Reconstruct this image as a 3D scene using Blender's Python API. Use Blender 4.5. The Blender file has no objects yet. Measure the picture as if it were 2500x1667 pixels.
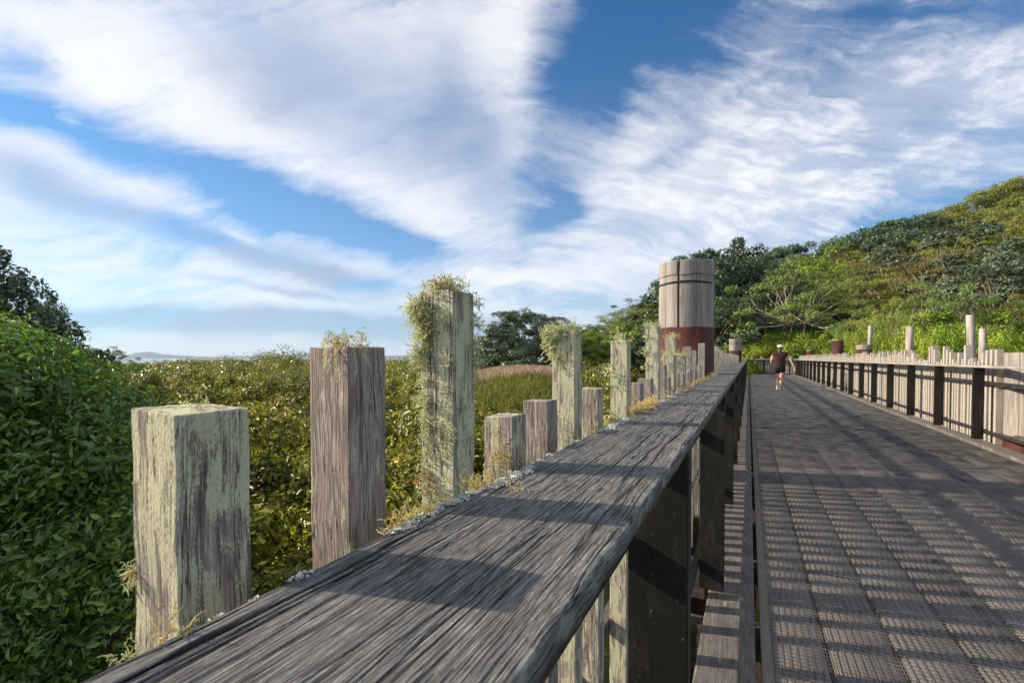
import bpy, bmesh, math, random
import numpy as np
from mathutils import Vector, Matrix
R = math.radians
scene = bpy.context.scene
C = scene.collection
rng = np.random.default_rng(7)
random.seed(7)

# ------------------------------------------------------------ camera, sky, sun
F = 1180.0                      # focal length in pixels of the 2500 px photograph
THETA = math.atan(578 / F)
CT, ST = math.cos(THETA), math.sin(THETA)
HZ = 874.0
CAMZ = 1.20
PITCH = R(1.2)
cam = bpy.data.cameras.new('camera')
cam.sensor_width = 36
cam.lens = 36 * F / 2500
cam.shift_y = ((HZ + F * math.tan(PITCH)) - 833.5) / 2500
cam.clip_start = 0.02
cam.clip_end = 30000
cam.dof.use_dof = True
cam.dof.focus_distance = 0.9
cam.dof.aperture_fstop = 13
camo = bpy.data.objects.new('camera', cam)
C.objects.link(camo)
camo.location = (0, 0, CAMZ)
camo.rotation_euler = (R(90) - PITCH, 0, THETA)
scene.camera = camo

def W(px, D, z=None, py=None):
    """a point at image column px and depth D metres in front of the camera"""
    xc = (px - 1250) / F * D
    x = xc * CT - D * ST
    y = xc * ST + D * CT
    if py is not None:
        z = CAMZ + (HZ - py) / F * D
    return Vector((x, y, 0 if z is None else z))

SUN_SLOPE, SUN_T = 0.48, 0.25
sun_dir = Vector((-1, -SUN_T, SUN_SLOPE)).normalized()      # towards the sun
sun_el = math.asin(sun_dir.z)
sl = bpy.data.lights.new('sun', 'SUN')
sl.energy = 5.0
sl.angle = R(0.6)
sl.color = (1.0, 0.86, 0.68)
so = bpy.data.objects.new('sun', sl)
C.objects.link(so)
so.rotation_euler = (-sun_dir).to_track_quat('-Z', 'Y').to_euler()
scene.view_settings.view_transform = 'Standard'
scene.view_settings.look = 'None'
scene.view_settings.exposure = 0.66
scene.view_settings.gamma = 1
scene.view_settings.use_curve_mapping = False

class X:
    """tiny expression builder for math nodes"""
    nt = None
    def __init__(s, v): s.v = v
    @staticmethod
    def op(o, *a, clamp=False):
        n = X.nt.nodes.new('ShaderNodeMath'); n.operation = o; n.use_clamp = clamp
        for i, q in enumerate(a):
            q = q.v if isinstance(q, X) else q
            if isinstance(q, (int, float)): n.inputs[i].default_value = q
            else: X.nt.links.new(q, n.inputs[i])
        return X(n.outputs[0])
    def __add__(s, o): return X.op('ADD', s, o)
    __radd__ = __add__
    def __sub__(s, o): return X.op('SUBTRACT', s, o)
    def __rsub__(s, o): return X.op('SUBTRACT', o, s)
    def __mul__(s, o): return X.op('MULTIPLY', s, o)
    __rmul__ = __mul__
    def __truediv__(s, o): return X.op('DIVIDE', s, o)
    def __pow__(s, o): return X.op('POWER', s, o)
def smooth(x, a, b):
    n = X.nt.nodes.new('ShaderNodeMapRange'); n.interpolation_type = 'SMOOTHSTEP'
    X.nt.links.new(x.v, n.inputs[0])
    n.inputs[1].default_value = a; n.inputs[2].default_value = b
    return X(n.outputs[0])
def comb(x, y, z):
    n = X.nt.nodes.new('ShaderNodeCombineXYZ')
    for i, q in enumerate((x, y, z)):
        if isinstance(q, X): X.nt.links.new(q.v, n.inputs[i])
        else: n.inputs[i].default_value = q
    return n.outputs[0]
def noise(vec, scale=1, detail=4, rough=0.5, dist=0.0, lac=2.0):
    n = X.nt.nodes.new('ShaderNodeTexNoise')
    n.inputs['Scale'].default_value = scale; n.inputs['Detail'].default_value = detail
    n.inputs['Roughness'].default_value = rough; n.inputs['Distortion'].default_value = dist
    n.inputs['Lacunarity'].default_value = lac
    X.nt.links.new(vec.v if isinstance(vec, X) else vec, n.inputs['Vector'])
    return X(n.outputs['Fac'])
def voro(vec, scale=1, feature='F1', rnd=1.0):
    n = X.nt.nodes.new('ShaderNodeTexVoronoi'); n.feature = feature
    n.inputs['Scale'].default_value = scale; n.inputs['Randomness'].default_value = rnd
    X.nt.links.new(vec.v if isinstance(vec, X) else vec, n.inputs['Vector'])
    return n
def mix(f, a, b, blend='MIX'):
    n = X.nt.nodes.new('ShaderNodeMix'); n.data_type = 'RGBA'; n.blend_type = blend
    for idx, q in ((0, f), (6, a), (7, b)):
        if isinstance(q, X): X.nt.links.new(q.v, n.inputs[idx])
        elif isinstance(q, (int, float)): n.inputs[idx].default_value = q
        elif isinstance(q, (tuple, list)): n.inputs[idx].default_value = (*q[:3], 1)
        else: X.nt.links.new(q, n.inputs[idx])
    return n.outputs[2]
def ramp(x, stops):
    n = X.nt.nodes.new('ShaderNodeValToRGB')
    X.nt.links.new(x.v, n.inputs[0])
    els = n.color_ramp.elements
    while len(els) < len(stops): els.new(0.5)
    for e, (p, c) in zip(els, stops):
        e.position = p; e.color = (*c, 1)
    return n.outputs[0]
def vmap(vec, scale=(1, 1, 1), loc=None):
    n = X.nt.nodes.new('ShaderNodeMapping')
    n.inputs['Scale'].default_value = scale
    X.nt.links.new(vec, n.inputs['Vector'])
    if loc is not None: X.nt.links.new(loc, n.inputs['Location'])
    return n.outputs[0]

# world: Nishita sky with a procedural cloud layer, all by direction
world = bpy.data.worlds.new('World'); scene.world = world; world.use_nodes = True
nt = world.node_tree; nt.nodes.clear(); X.nt = nt
wo = nt.nodes.new('ShaderNodeOutputWorld'); bg = nt.nodes.new('ShaderNodeBackground')
nt.links.new(bg.outputs[0], wo.inputs[0])
sky = nt.nodes.new('ShaderNodeTexSky'); sky.sky_type = 'NISHITA'; sky.sun_disc = False
sky.sun_elevation = sun_el
sky.sun_rotation = math.atan2(sun_dir.x, sun_dir.y)
sky.air_density = 1.0; sky.dust_density = 0.3; sky.ozone_density = 2.0
tc = nt.nodes.new('ShaderNodeTexCoord')
sep = nt.nodes.new('ShaderNodeSeparateXYZ'); nt.links.new(tc.outputs['Generated'], sep.inputs[0])
dx, dy, dz = X(sep.outputs[0]), X(sep.outputs[1]), X(sep.outputs[2])
xc = dx * CT + dy * ST
yc = dy * CT - dx * ST
az = X.op('ARCTAN2', xc, yc)
el = X.op('ARCSINE', dz)
def pix(px, py):
    a = (px - 1250) / F; b = (HZ - py) / F
    return math.atan(a), math.atan(b / math.sqrt(1 + a * a))
wv = comb(az * 2.2, el * 4.0, 0.0)
w1 = noise(wv, 1.6, 5, 0.55) - 0.5
w2 = noise(comb(az * 2.2 + 9.0, el * 4.0 + 3.0, 2.0), 1.9, 5, 0.55) - 0.5
azw = az + w1 * 0.16
elw = el + w2 * 0.085
def lobe(x0, y0, x1, y1, wid, amp):
    """soft elongated patch between two directions"""
    (a0, e0), (a1, e1) = pix(x0, y0), pix(x1, y1)
    ca, ce = (a0 + a1) / 2, (e0 + e1) / 2
    L = math.hypot(a1 - a0, e1 - e0) / 2 + 1e-4
    ux, uy = (a1 - a0) / 2 / L, (e1 - e0) / 2 / L
    s = wid / F
    p = azw - ca; q = elw - ce
    l = (p * ux + q * uy) * (1 / L)
    t = (q * ux - p * uy) * (1 / s)
    r = l * l * l * l + t * t
    return X.op('EXPONENT', r * -1.0) * amp
chev = el + X.op('SQRT', (az - 0.02) * (az - 0.02) + 0.03) * 0.42
st1 = noise(comb(az * 1.3 + w1 * 0.5, chev * 6.5 + w2 * 0.9, 0.3), 1.5, 8, 0.6)
st2 = noise(comb(az * 2.6 + w1 * 1.2, chev * 15 + w2 * 1.6, 5.3), 1.6, 9, 0.64)
puff = noise(comb(az * 7, el * 13, 1.3), 1.5, 8, 0.62)
blue = (lobe(-150, 190, 420, 395, 58, 1.0) + lobe(380, 360, 1000, 600, 58, 1.15) + lobe(620, 520, 1080, 618, 26, 0.7)
        + lobe(1370, 60, 1860, 30, 150, 1.0) + lobe(1290, 180, 1520, 230, 110, 0.62) + lobe(1280, 380, 1400, 480, 85, 0.42)
        + lobe(1560, 420, 1740, 330, 30, 0.42) + lobe(2050, 560, 2500, 500, 42, 0.75) + lobe(1900, 90, 2600, 0, 60, 0.62)
        + lobe(1900, 190, 2080, 150, 60, 0.25) + lobe(1270, 560, 1420, 500, 40, 0.5)
        + lobe(0, 95, 150, 160, 30, 0.5) + lobe(820, 690, 1120, 700, 16, 0.35))
white = lobe(-100, 60, 1150, 560, 120, 0.5) + lobe(1220, -40, 1290, 190, 70, 0.25) + lobe(150, 270, 230, 300, 14, 0.6) \
    + lobe(1500, 520, 2600, 200, 210, 0.55) + lobe(150, 640, 1500, 680, 60, 0.3) + lobe(560, 570, 640, 590, 10, 0.5) + lobe(0, 330, 560, 520, 30, 0.35)
dens = 0.78 + (st1 - 0.5) * 1.3 + (st2 - 0.5) * 1.3 + (puff - 0.5) * 0.4 - blue * 0.98 + white * 0.6 + 0.06
thin = smooth(az, 0.05, 0.7) * 0.50
alpha = smooth(dens, -0.02, 1.45) * (1 - thin * (1 - smooth(puff + st2, 0.9, 1.25)))
# cloud tone: sunlit white against lavender grey
grey = lobe(0, 430, 560, 590, 34, 0.75) + lobe(430, 560, 1000, 720, 36, 0.95) + lobe(520, 60, 1150, 420, 120, 0.55) \
    + lobe(1050, 150, 1250, 520, 80, 0.55) + lobe(150, 775, 1250, 800, 30, 1.15) + lobe(350, 640, 900, 740, 10, 0.5) \
    + lobe(1500, 720, 1900, 640, 60, 0.1) + lobe(150, 760, 420, 790, 16, 0.5)
tone = smooth(grey + (st1 - 0.5) * 1.6 + (st2 - 0.5) * 1.0 + 0.16 - white * 0.35, 0.0, 1.15)
ccol = mix(tone, (1.10, 1.09, 1.10), (0.46, 0.54, 0.71))
skn = nt.nodes.new('ShaderNodeVectorMath'); skn.operation = 'MULTIPLY'
nt.links.new(sky.outputs[0], skn.inputs[0]); skn.inputs[1].default_value = (0.032, 0.092, 0.136)
veil = (1 - smooth(el, 0.0, 0.62)) * 0.16
final = mix(X.op('MAXIMUM', alpha * 0.96, veil), skn.outputs[0], ccol)
nt.links.new(final, bg.inputs[0])
bg.inputs[1].default_value = 0.65

# ------------------------------------------------------------ helpers
def link(name, me, mat=None, parent=None):
    o = bpy.data.objects.new(name, me)
    if mat is not None and me is not None and len(me.materials) == 0: me.materials.append(mat)
    C.objects.link(o)
    if parent is not None: o.parent = parent
    return o
def empty(name, loc=(0, 0, 0)):
    o = bpy.data.objects.new(name, None); o.empty_display_size = 0.1
    C.objects.link(o); o.location = loc
    return o
def tag(o, label=None, cat=None, group=None, kind=None):
    if label: o['label'] = label
    if cat: o['category'] = cat
    if group: o['group'] = group
    if kind: o['kind'] = kind
    return o
def npmesh(name, verts, faces, smooth_=False, attr=None, uv=None):
    """verts (n,3), faces (m,k) arrays"""
    me = bpy.data.meshes.new(name)
    verts = np.asarray(verts, dtype=np.float32); faces = np.asarray(faces, dtype=np.int32)
    n, (m, k) = len(verts), faces.shape
    me.vertices.add(n); me.vertices.foreach_set('co', verts.ravel())
    me.loops.add(m * k); me.loops.foreach_set('vertex_index', faces.ravel())
    me.polygons.add(m)
    me.polygons.foreach_set('loop_start', np.arange(0, m * k, k, dtype=np.int32))
    me.polygons.foreach_set('loop_total', np.full(m, k, dtype=np.int32))
    if smooth_: me.polygons.foreach_set('use_smooth', np.ones(m, dtype=bool))
    me.update(calc_edges=True)
    if attr:
        for an, av in attr.items():
            a = me.attributes.new(an, 'FLOAT', 'POINT')
            a.data.foreach_set('value', np.asarray(av, dtype=np.float32))
    if uv is not None:
        l = me.uv_layers.new(name='grain')
        l.data.foreach_set('uv', np.asarray(uv, dtype=np.float32)[faces.ravel()].ravel())
    return me
class MB:
    """collects boxes and tubes into one mesh"""
    def __init__(s): s.v = []; s.f = []; s.n = 0
    def raw(s, v, f):
        v = np.asarray(v, float); s.v.append(v); s.f += [tuple(int(i) + s.n for i in q) for q in f]; s.n += len(v); return s
    def box(s, x0, x1, y0, y1, z0, z1):
        v = [(x, y, z) for z in (z0, z1) for y in (y0, y1) for x in (x0, x1)]
        return s.raw(v, [(0, 2, 3, 1), (4, 5, 7, 6), (0, 1, 5, 4), (2, 6, 7, 3), (0, 4, 6, 2), (1, 3, 7, 5)])
    def tube(s, pts, rad, n=6, cap=True):
        pts = [Vector(p) for p in pts]; rings = []
        for i, p in enumerate(pts):
            d = (pts[min(i + 1, len(pts) - 1)] - pts[max(i - 1, 0)]).normalized()
            a = d.orthogonal().normalized() if i == 0 else (a - d * a.dot(d)).normalized()
            b = d.cross(a)
            for k in range(n):
                t = 2 * math.pi * k / n
                rings.append(p + (a * math.cos(t) + b * math.sin(t)) * rad[i])
        f = []
        for i in range(len(pts) - 1):
            for k in range(n):
                k2 = (k + 1) % n
                f.append((i * n + k, i * n + k2, (i + 1) * n + k2, (i + 1) * n + k))
        if cap:
            f.append(tuple(range(n - 1, -1, -1))); f.append(tuple((len(pts) - 1) * n + k for k in range(n)))
        return s.raw([tuple(r) for r in rings], f)
    def build(s, name, mat, parent=None, smooth_=False, bevel=0, seg=2):
        me = bpy.data.meshes.new(name)
        me.from_pydata(np.concatenate(s.v).tolist(), [], s.f)
        if bevel:
            bm = bmesh.new(); bm.from_mesh(me)
            bmesh.ops.bevel(bm, geom=bm.edges[:], offset=bevel, segments=seg, affect='EDGES', profile=0.6)
            bm.to_mesh(me); bm.free()
        if smooth_: me.polygons.foreach_set('use_smooth', np.ones(len(me.polygons), dtype=bool))
        me.update()
        return link(name, me, mat, parent)
def vnoise(x, y, seed=0):
    """smooth 2-D value noise on arrays, range 0..1"""
    g = np.random.default_rng(seed).random((256, 256))
    xi = np.floor(x).astype(int); yi = np.floor(y).astype(int)
    fx = x - xi; fy = y - yi
    fx = fx * fx * (3 - 2 * fx); fy = fy * fy * (3 - 2 * fy)
    a = g[xi % 256, yi % 256]; b = g[(xi + 1) % 256, yi % 256]
    c = g[xi % 256, (yi + 1) % 256]; d = g[(xi + 1) % 256, (yi + 1) % 256]
    return (a * (1 - fx) + b * fx) * (1 - fy) + (c * (1 - fx) + d * fx) * fy

# ------------------------------------------------------------ materials
def newmat(name, rough=0.8, spec=0.3):
    m = bpy.data.materials.new(name); m.use_nodes = True
    nt = m.node_tree; X.nt = nt
    b = nt.nodes['Principled BSDF']
    b.inputs['Roughness'].default_value = rough
    b.inputs['Specular IOR Level'].default_value = spec
    return m, nt, b
def setcol(nt, b, c):
    if isinstance(c, tuple): b.inputs['Base Color'].default_value = (*c, 1)
    else: nt.links.new(c, b.inputs['Base Color'])
def bump(nt, b, h, strength=0.5, dist=0.002, prev=None):
    n = nt.nodes.new('ShaderNodeBump')
    n.inputs['Strength'].default_value = strength; n.inputs['Distance'].default_value = dist
    nt.links.new(h.v, n.inputs['Height'])
    nt.links.new(n.outputs[0], b.inputs['Normal'])
def objvec(nt, rnd=True):
    t = nt.nodes.new('ShaderNodeTexCoord'); oi = nt.nodes.new('ShaderNodeObjectInfo')
    if not rnd: return t.outputs['Object'], oi
    s = X(oi.outputs['Random']) * 37.0
    a = nt.nodes.new('ShaderNodeVectorMath'); a.operation = 'ADD'
    nt.links.new(t.outputs['Object'], a.inputs[0]); nt.links.new(comb(s, s * 1.7, s * 0.6), a.inputs[1])
    return a.outputs[0], oi

# weathered hand rail timber (grain UV: u across, v along, in metres)
def rail_material():
    m, nt, b = newmat('weathered_rail_timber', 0.82, 0.25)
    uvn = nt.nodes.new('ShaderNodeUVMap'); uvn.uv_map = 'grain'
    uv = uvn.outputs[0]
    fine = noise(vmap(uv, (1500, 60, 1)), 1, 4, 0.65)
    mid = noise(vmap(uv, (520, 15, 1)), 1, 4, 0.6)
    big = noise(vmap(uv, (22, 3.5, 1)), 1, 4, 0.6)
    spk = noise(vmap(uv, (260, 90, 1)), 1, 3, 0.6)
    base = ramp(mid * 0.4 + fine * 0.6, [(0.38, (0.04, 0.038, 0.037)), (0.46, (0.098, 0.095, 0.092)), (0.54, (0.18, 0.175, 0.17)), (0.64, (0.43, 0.415, 0.39))])
    c = mix(smooth(big, 0.45, 0.72) * 0.35, base, (0.19, 0.18, 0.165))
    c = mix(smooth(spk, 0.66, 0.74) * 0.5 * smooth(big, 0.4, 0.6), c, (0.42, 0.43, 0.40))
    br = noise(vmap(uv, (60, 1.2, 1)), 1, 2, 0.5)
    c = mix(smooth(br, 0.60, 0.72) * 0.25, c, (0.14, 0.095, 0.065))
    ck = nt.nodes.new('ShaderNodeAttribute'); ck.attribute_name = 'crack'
    c = mix(X(ck.outputs['Fac']) * 0.85, c, (0.012, 0.011, 0.011))  # cracks darkened by depth: grime plus the shade inside, painted into the colour
    cw = noise(vmap(uv, (30, 9, 1)), 1, 3, 0.5) * 0.006
    uva = nt.nodes.new('ShaderNodeVectorMath'); uva.operation = 'ADD'
    nt.links.new(uv, uva.inputs[0]); nt.links.new(comb(cw, 0.0, 0.0), uva.inputs[1])
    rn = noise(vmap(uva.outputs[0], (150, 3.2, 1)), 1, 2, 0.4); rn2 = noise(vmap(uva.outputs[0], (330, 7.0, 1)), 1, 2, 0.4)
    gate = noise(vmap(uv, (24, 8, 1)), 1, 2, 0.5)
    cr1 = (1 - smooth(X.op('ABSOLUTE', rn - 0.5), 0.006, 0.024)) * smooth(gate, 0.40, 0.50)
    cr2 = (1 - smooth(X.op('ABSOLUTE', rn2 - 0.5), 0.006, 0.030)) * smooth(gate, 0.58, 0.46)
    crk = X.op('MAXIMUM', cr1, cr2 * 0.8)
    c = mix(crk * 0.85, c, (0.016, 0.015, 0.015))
    # pale crusts near the outer edge
    sep = nt.nodes.new('ShaderNodeSeparateXYZ'); nt.links.new(uv, sep.inputs[0])
    edge = smooth(X(sep.outputs[0]), 0.165, 0.197)
    gp = nt.nodes.new('ShaderNodeNewGeometry')
    crust = smooth(noise(vmap(gp.outputs['Position'], (60, 26, 60)), 1, 6, 0.65), 0.50, 0.60) * edge
    c = mix(crust * 0.6, c, (0.33, 0.34, 0.29))
    setcol(nt, b, c)
    bump(nt, b, fine * 0.4 + mid * 0.3 + spk * 0.2 - crk * 0.9, 0.8, 0.0014)
    return m
# squared picket timber: object colour R = lichen cover, G = red stain, B = pale weathering
def picket_material(name='lichened_picket_timber'):
    m, nt, b = newmat(name, 0.88, 0.2)
    v, oi = objvec(nt)
    sc = nt.nodes.new('ShaderNodeSeparateColor'); nt.links.new(oi.outputs['Color'], sc.inputs[0])
    lic, red, pale = X(sc.outputs[0]), X(sc.outputs[1]), X(sc.outputs[2])
    wob = noise(vmap(v, (14, 14, 5)), 1, 3, 0.5) * 0.02
    va = nt.nodes.new('ShaderNodeVectorMath'); va.operation = 'ADD'
    nt.links.new(v, va.inputs[0]); nt.links.new(comb(wob, wob, 0.0), va.inputs[1]); v2 = va.outputs[0]
    fib = noise(vmap(v2, (700, 700, 16)), 1, 4, 0.62)
    fib2 = noise(vmap(v2, (210, 210, 7)), 1, 4, 0.6)
    blot = noise(vmap(v, (34, 34, 9)), 1, 4, 0.6)
    base = ramp(fib * 0.6 + fib2 * 0.4, [(0.36, (0.05, 0.038, 0.033)), (0.45, (0.19, 0.152, 0.13)), (0.53, (0.40, 0.34, 0.30)), (0.64, (0.76, 0.69, 0.61))])
    c = mix(smooth(blot, 0.42, 0.70) * 0.35, base, (0.19, 0.16, 0.125))
    c = mix(red * smooth(fib2 + blot * 0.5, 0.70, 0.86) * 0.45, c, (0.24, 0.085, 0.06))
    c = mix(pale * 0.65, c, mix(fib2, (0.40, 0.36, 0.30), (0.62, 0.57, 0.49)))
    sepv = nt.nodes.new('ShaderNodeSeparateXYZ')
    # lichen streaks: elongated, ragged along the fibres
    ls = noise(vmap(v2, (44, 44, 12)), 1, 6, 0.6, 0.5) + (fib2 - 0.5) * 0.35 + (fib - 0.5) * 0.28 + (noise(vmap(v, (900, 900, 300)), 1, 2, 0.5) - 0.5) * 0.3
    thr = (0.90 - lic * 0.56)
    lm = X.op('MULTIPLY', smooth(ls - thr, -0.02, 0.07), 0.88)
    lcol = mix(noise(vmap(v, (25, 25, 11)), 1, 3, 0.5), (0.52, 0.51, 0.35), (0.80, 0.75, 0.47))
    lcol = mix(smooth(noise(vmap(v, (420, 420, 260)), 1, 2, 0.5), 0.5, 0.75) * 0.55, lcol, (0.24, 0.23, 0.15))
    c = mix(lm, c, lcol)
    chk = noise(vmap(v2, (120, 120, 2.6)), 1, 3, 0.5); dv = X.op('ABSOLUTE', chk - 0.5)
    ckm = (1 - smooth(dv, 0.003, 0.013)) * smooth(noise(vmap(v, (40, 40, 12)), 1, 2, 0.5), 0.48, 0.56)
    c = mix(ckm * 0.85, c, (0.02, 0.016, 0.015))
    org = smooth(noise(vmap(v, (150, 150, 70)), 1, 1, 0.4), 0.77, 0.79)
    c = mix(org * 0.9, c, (0.50, 0.10, 0.025))
    setcol(nt, b, c)
    bump(nt, b, fib * 0.7 + fib2 * 0.7 + lm * noise(vmap(v, (500, 500, 300)), 1, 3, 0.6) * 0.7 - ckm * 1.2, 0.9, 0.0022)
    return m
def plank_material():
    m, nt, b = newmat('deck_timber', 0.62, 0.35)
    g = nt.nodes.new('ShaderNodeNewGeometry'); v = g.outputs['Position']
    at = nt.nodes.new('ShaderNodeAttribute'); at.attribute_name = 'tint'; tint = X(at.outputs['Fac'])
    off = comb(tint * 13.0, tint * 29.0, 0.0)
    fib = noise(vmap(v, (420, 8, 20), off), 1, 4, 0.6)
    blot = noise(vmap(v, (5, 1.6, 1), off), 1, 5, 0.6)
    c = ramp(fib * 0.8 + tint * 0.2, [(0.25, (0.085, 0.077, 0.07)), (0.5, (0.20, 0.176, 0.156)), (0.75, (0.36, 0.32, 0.28))])
    c = mix(smooth(blot, 0.45, 0.7) * 0.5, c, (0.19, 0.165, 0.15))
    dirt = smooth(noise(vmap(v, (2.2, 0.7, 1)), 1, 5, 0.6), 0.52, 0.68)
    c = mix(dirt * 0.4, c, (0.24, 0.19, 0.15))
    setcol(nt, b, c); bump(nt, b, fib, 0.5, 0.002)
    return m
def kerb_material():
    m, nt, b = newmat('kerb_timber', 0.8, 0.25)
    g = nt.nodes.new('ShaderNodeNewGeometry'); v = g.outputs['Position']
    fib = noise(vmap(v, (260, 9, 60)), 1, 4, 0.6); blot = noise(vmap(v, (9, 5, 5)), 1, 5, 0.6)
    c = ramp(fib * 0.6 + blot * 0.4, [(0.3, (0.05, 0.043, 0.04)), (0.5, (0.135, 0.118, 0.105)), (0.7, (0.27, 0.24, 0.215))])
    c = mix(smooth(noise(vmap(v, (25, 12, 10)), 1, 4, 0.6), 0.62, 0.70) * 0.6, c, (0.36, 0.36, 0.20))
    setcol(nt, b, c); bump(nt, b, fib + blot, 0.6, 0.003)
    return m
def simple_noisy(name, c1, c2, scale=20, rough=0.7, spec=0.3, bstr=0.3, bd=0.003, stretch=(1, 1, 1), lo=0.35, hi=0.65, metal=0):
    m, nt, b = newmat(name, rough, spec)
    v, oi = objvec(nt)
    n = noise(vmap(v, tuple(scale * s for s in stretch)), 1, 5, 0.6)
    setcol(nt, b, mix(smooth(n, lo, hi), c1, c2))
    if bstr: bump(nt, b, n, bstr, bd)
    b.inputs['Metallic'].default_value = metal
    return m
def post_material():
    m, nt, b = newmat('black_stained_post', 0.55, 0.4)
    v, oi = objvec(nt)
    n = noise(vmap(v, (18, 18, 6)), 1, 5, 0.6); f = noise(vmap(v, (300, 300, 10)), 1, 3, 0.5)
    c = mix(smooth(n, 0.45, 0.75), (0.009, 0.008, 0.007), (0.030, 0.028, 0.021))
    spk = smooth(noise(vmap(v, (130, 130, 90)), 1, 2, 0.5), 0.70, 0.76)
    c = mix(spk * 0.7, c, (0.17, 0.17, 0.10))
    setcol(nt, b, c); bump(nt, b, f + n, 0.4, 0.001)
    return m
def pile_material():
    m, nt, b = newmat('pile_timber', 0.8, 0.2)
    v, oi = objvec(nt)
    fib = noise(vmap(v, (90, 90, 3)), 1, 5, 0.6); st = noise(vmap(v, (11, 11, 0.9)), 1, 4, 0.6)
    c = ramp(fib * 0.45 + st * 0.55, [(0.30, (0.09, 0.07, 0.06)), (0.45, (0.24, 0.21, 0.185)), (0.58, (0.38, 0.34, 0.30)), (0.75, (0.52, 0.47, 0.42))])
    c = mix(smooth(noise(vmap(v, (16, 16, 1.4)), 1, 3, 0.5), 0.62, 0.72) * 0.5, c, (0.20, 0.12, 0.075))
    setcol(nt, b, c); bump(nt, b, fib + st, 0.8, 0.006)
    return m
def leaf_material(name, stops, rough=0.45, spec=0.4, trans=0.35, ovar=0.3):
    """leaf blades; 'tint' attribute varies leaf by leaf, object random shifts the tree"""
    m, nt, b = newmat(name, rough, spec)
    at = nt.nodes.new('ShaderNodeAttribute'); at.attribute_name = 'tint'
    oi = nt.nodes.new('ShaderNodeObjectInfo')
    c = ramp(X(at.outputs['Fac']), stops)
    hs = nt.nodes.new('ShaderNodeHueSaturation')
    nt.links.new(c, hs.inputs['Color'])
    nt.links.new((X(oi.outputs['Random']) * ovar + (1 - ovar / 2)).v, hs.inputs['Value'])
    nt.links.new((X.op('FRACT', X(oi.outputs['Random']) * 7.3) * 0.03 + 0.485).v, hs.inputs['Hue'])
    nt.links.new(hs.outputs[0], b.inputs['Base Color'])
    tr = nt.nodes.new('ShaderNodeBsdfTranslucent'); ms = nt.nodes.new('ShaderNodeMixShader')
    g = nt.nodes.new('ShaderNodeHueSaturation'); g.inputs['Value'].default_value = 1.5; g.inputs['Saturation'].default_value = 1.1
    nt.links.new(hs.outputs[0], g.inputs['Color']); nt.links.new(g.outputs[0], tr.inputs[0])
    ms.inputs[0].default_value = trans
    out = nt.nodes['Material Output']
    nt.links.new(b.outputs[0], ms.inputs[1]); nt.links.new(tr.outputs[0], ms.inputs[2]); nt.links.new(ms.outputs[0], out.inputs[0])
    return m

M = {}
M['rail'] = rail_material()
M['picket'] = picket_material()
M['plank'] = plank_material()
M['rail2'] = simple_noisy('sunlit_tint_rail', (0.24, 0.22, 0.19), (0.46, 0.43, 0.37), 14, 0.8, 0.2, 0.4, 0.003, (3, 0.3, 3))  # right handrail: sunlight on its front painted in as a paler colour
M['kerb'] = kerb_material()
M['post'] = post_material()
M['pile'] = pile_material()
M['steel'] = simple_noisy('black_steel', (0.012, 0.012, 0.013), (0.035, 0.033, 0.03), 30, 0.5, 0.5)
M['wire'] = simple_noisy('galvanised_wire', (0.09, 0.087, 0.085), (0.23, 0.22, 0.21), 6, 0.45, 0.5, 0, metal=0.5)
M['rust'] = simple_noisy('rusty_steel_sleeve', (0.040, 0.014, 0.010), (0.095, 0.030, 0.018), 5, 0.7, 0.3, 0.4, 0.003, (1, 1, 0.6))
M['batten'] = simple_noisy('batten_timber', (0.05, 0.045, 0.04), (0.12, 0.10, 0.08), 30, 0.85)
M['log'] = simple_noisy('bleached_log', (0.22, 0.18, 0.155), (0.46, 0.39, 0.35), 14, 0.85, 0.2, 0.6, 0.01, (1, 1, 0.12))
M['bark'] = simple_noisy('grey_bark', (0.10, 0.08, 0.065), (0.24, 0.20, 0.16), 8, 0.9, 0.1, 0.5, 0.02, (1, 1, 0.3))
M['palebark'] = simple_noisy('pale_bark', (0.24, 0.18, 0.14), (0.50, 0.42, 0.34), 6, 0.9, 0.1, 0.5, 0.02, (1, 1, 0.3))
M['stem'] = simple_noisy('shrub_stem', (0.05, 0.035, 0.025), (0.12, 0.09, 0.07), 25, 0.9, 0.1)
M['usnea'] = leaf_material('beard_lichen', [(0.0, (0.44, 0.47, 0.27)), (0.45, (0.66, 0.67, 0.40)), (0.93, (0.80, 0.78, 0.50)), (1.0, (0.60, 0.27, 0.12))], 0.9, 0.1, 0.35, 0.1)
M['golden'] = leaf_material('golden_lichen', [(0.0, (0.52, 0.42, 0.19)), (0.5, (0.70, 0.60, 0.30)), (0.93, (0.76, 0.62, 0.30)), (1.0, (0.66, 0.34, 0.13))], 0.9, 0.1, 0.3, 0.1)
M['rusty'] = leaf_material('rusty_lichen', [(0.0, (0.45, 0.25, 0.12)), (0.5, (0.62, 0.36, 0.18)), (1.0, (0.60, 0.22, 0.10))], 0.9, 0.1, 0.3, 0.1)
M['foliose'] = leaf_material('leafy_grey_lichen', [(0.0, (0.30, 0.33, 0.31)), (0.6, (0.55, 0.57, 0.53)), (1.0, (0.70, 0.70, 0.63))], 0.9, 0.1, 0.1, 0.1)
M['mangrove'] = leaf_material('mangrove_leaf', [(0.0, (0.03, 0.034, 0.008)), (0.42, (0.08, 0.09, 0.013)), (0.72, (0.235, 0.225, 0.024)), (0.95, (0.56, 0.50, 0.11)), (1.0, (0.42, 0.16, 0.02))], 0.42, 0.45, 0.22, 0.7)
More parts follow.
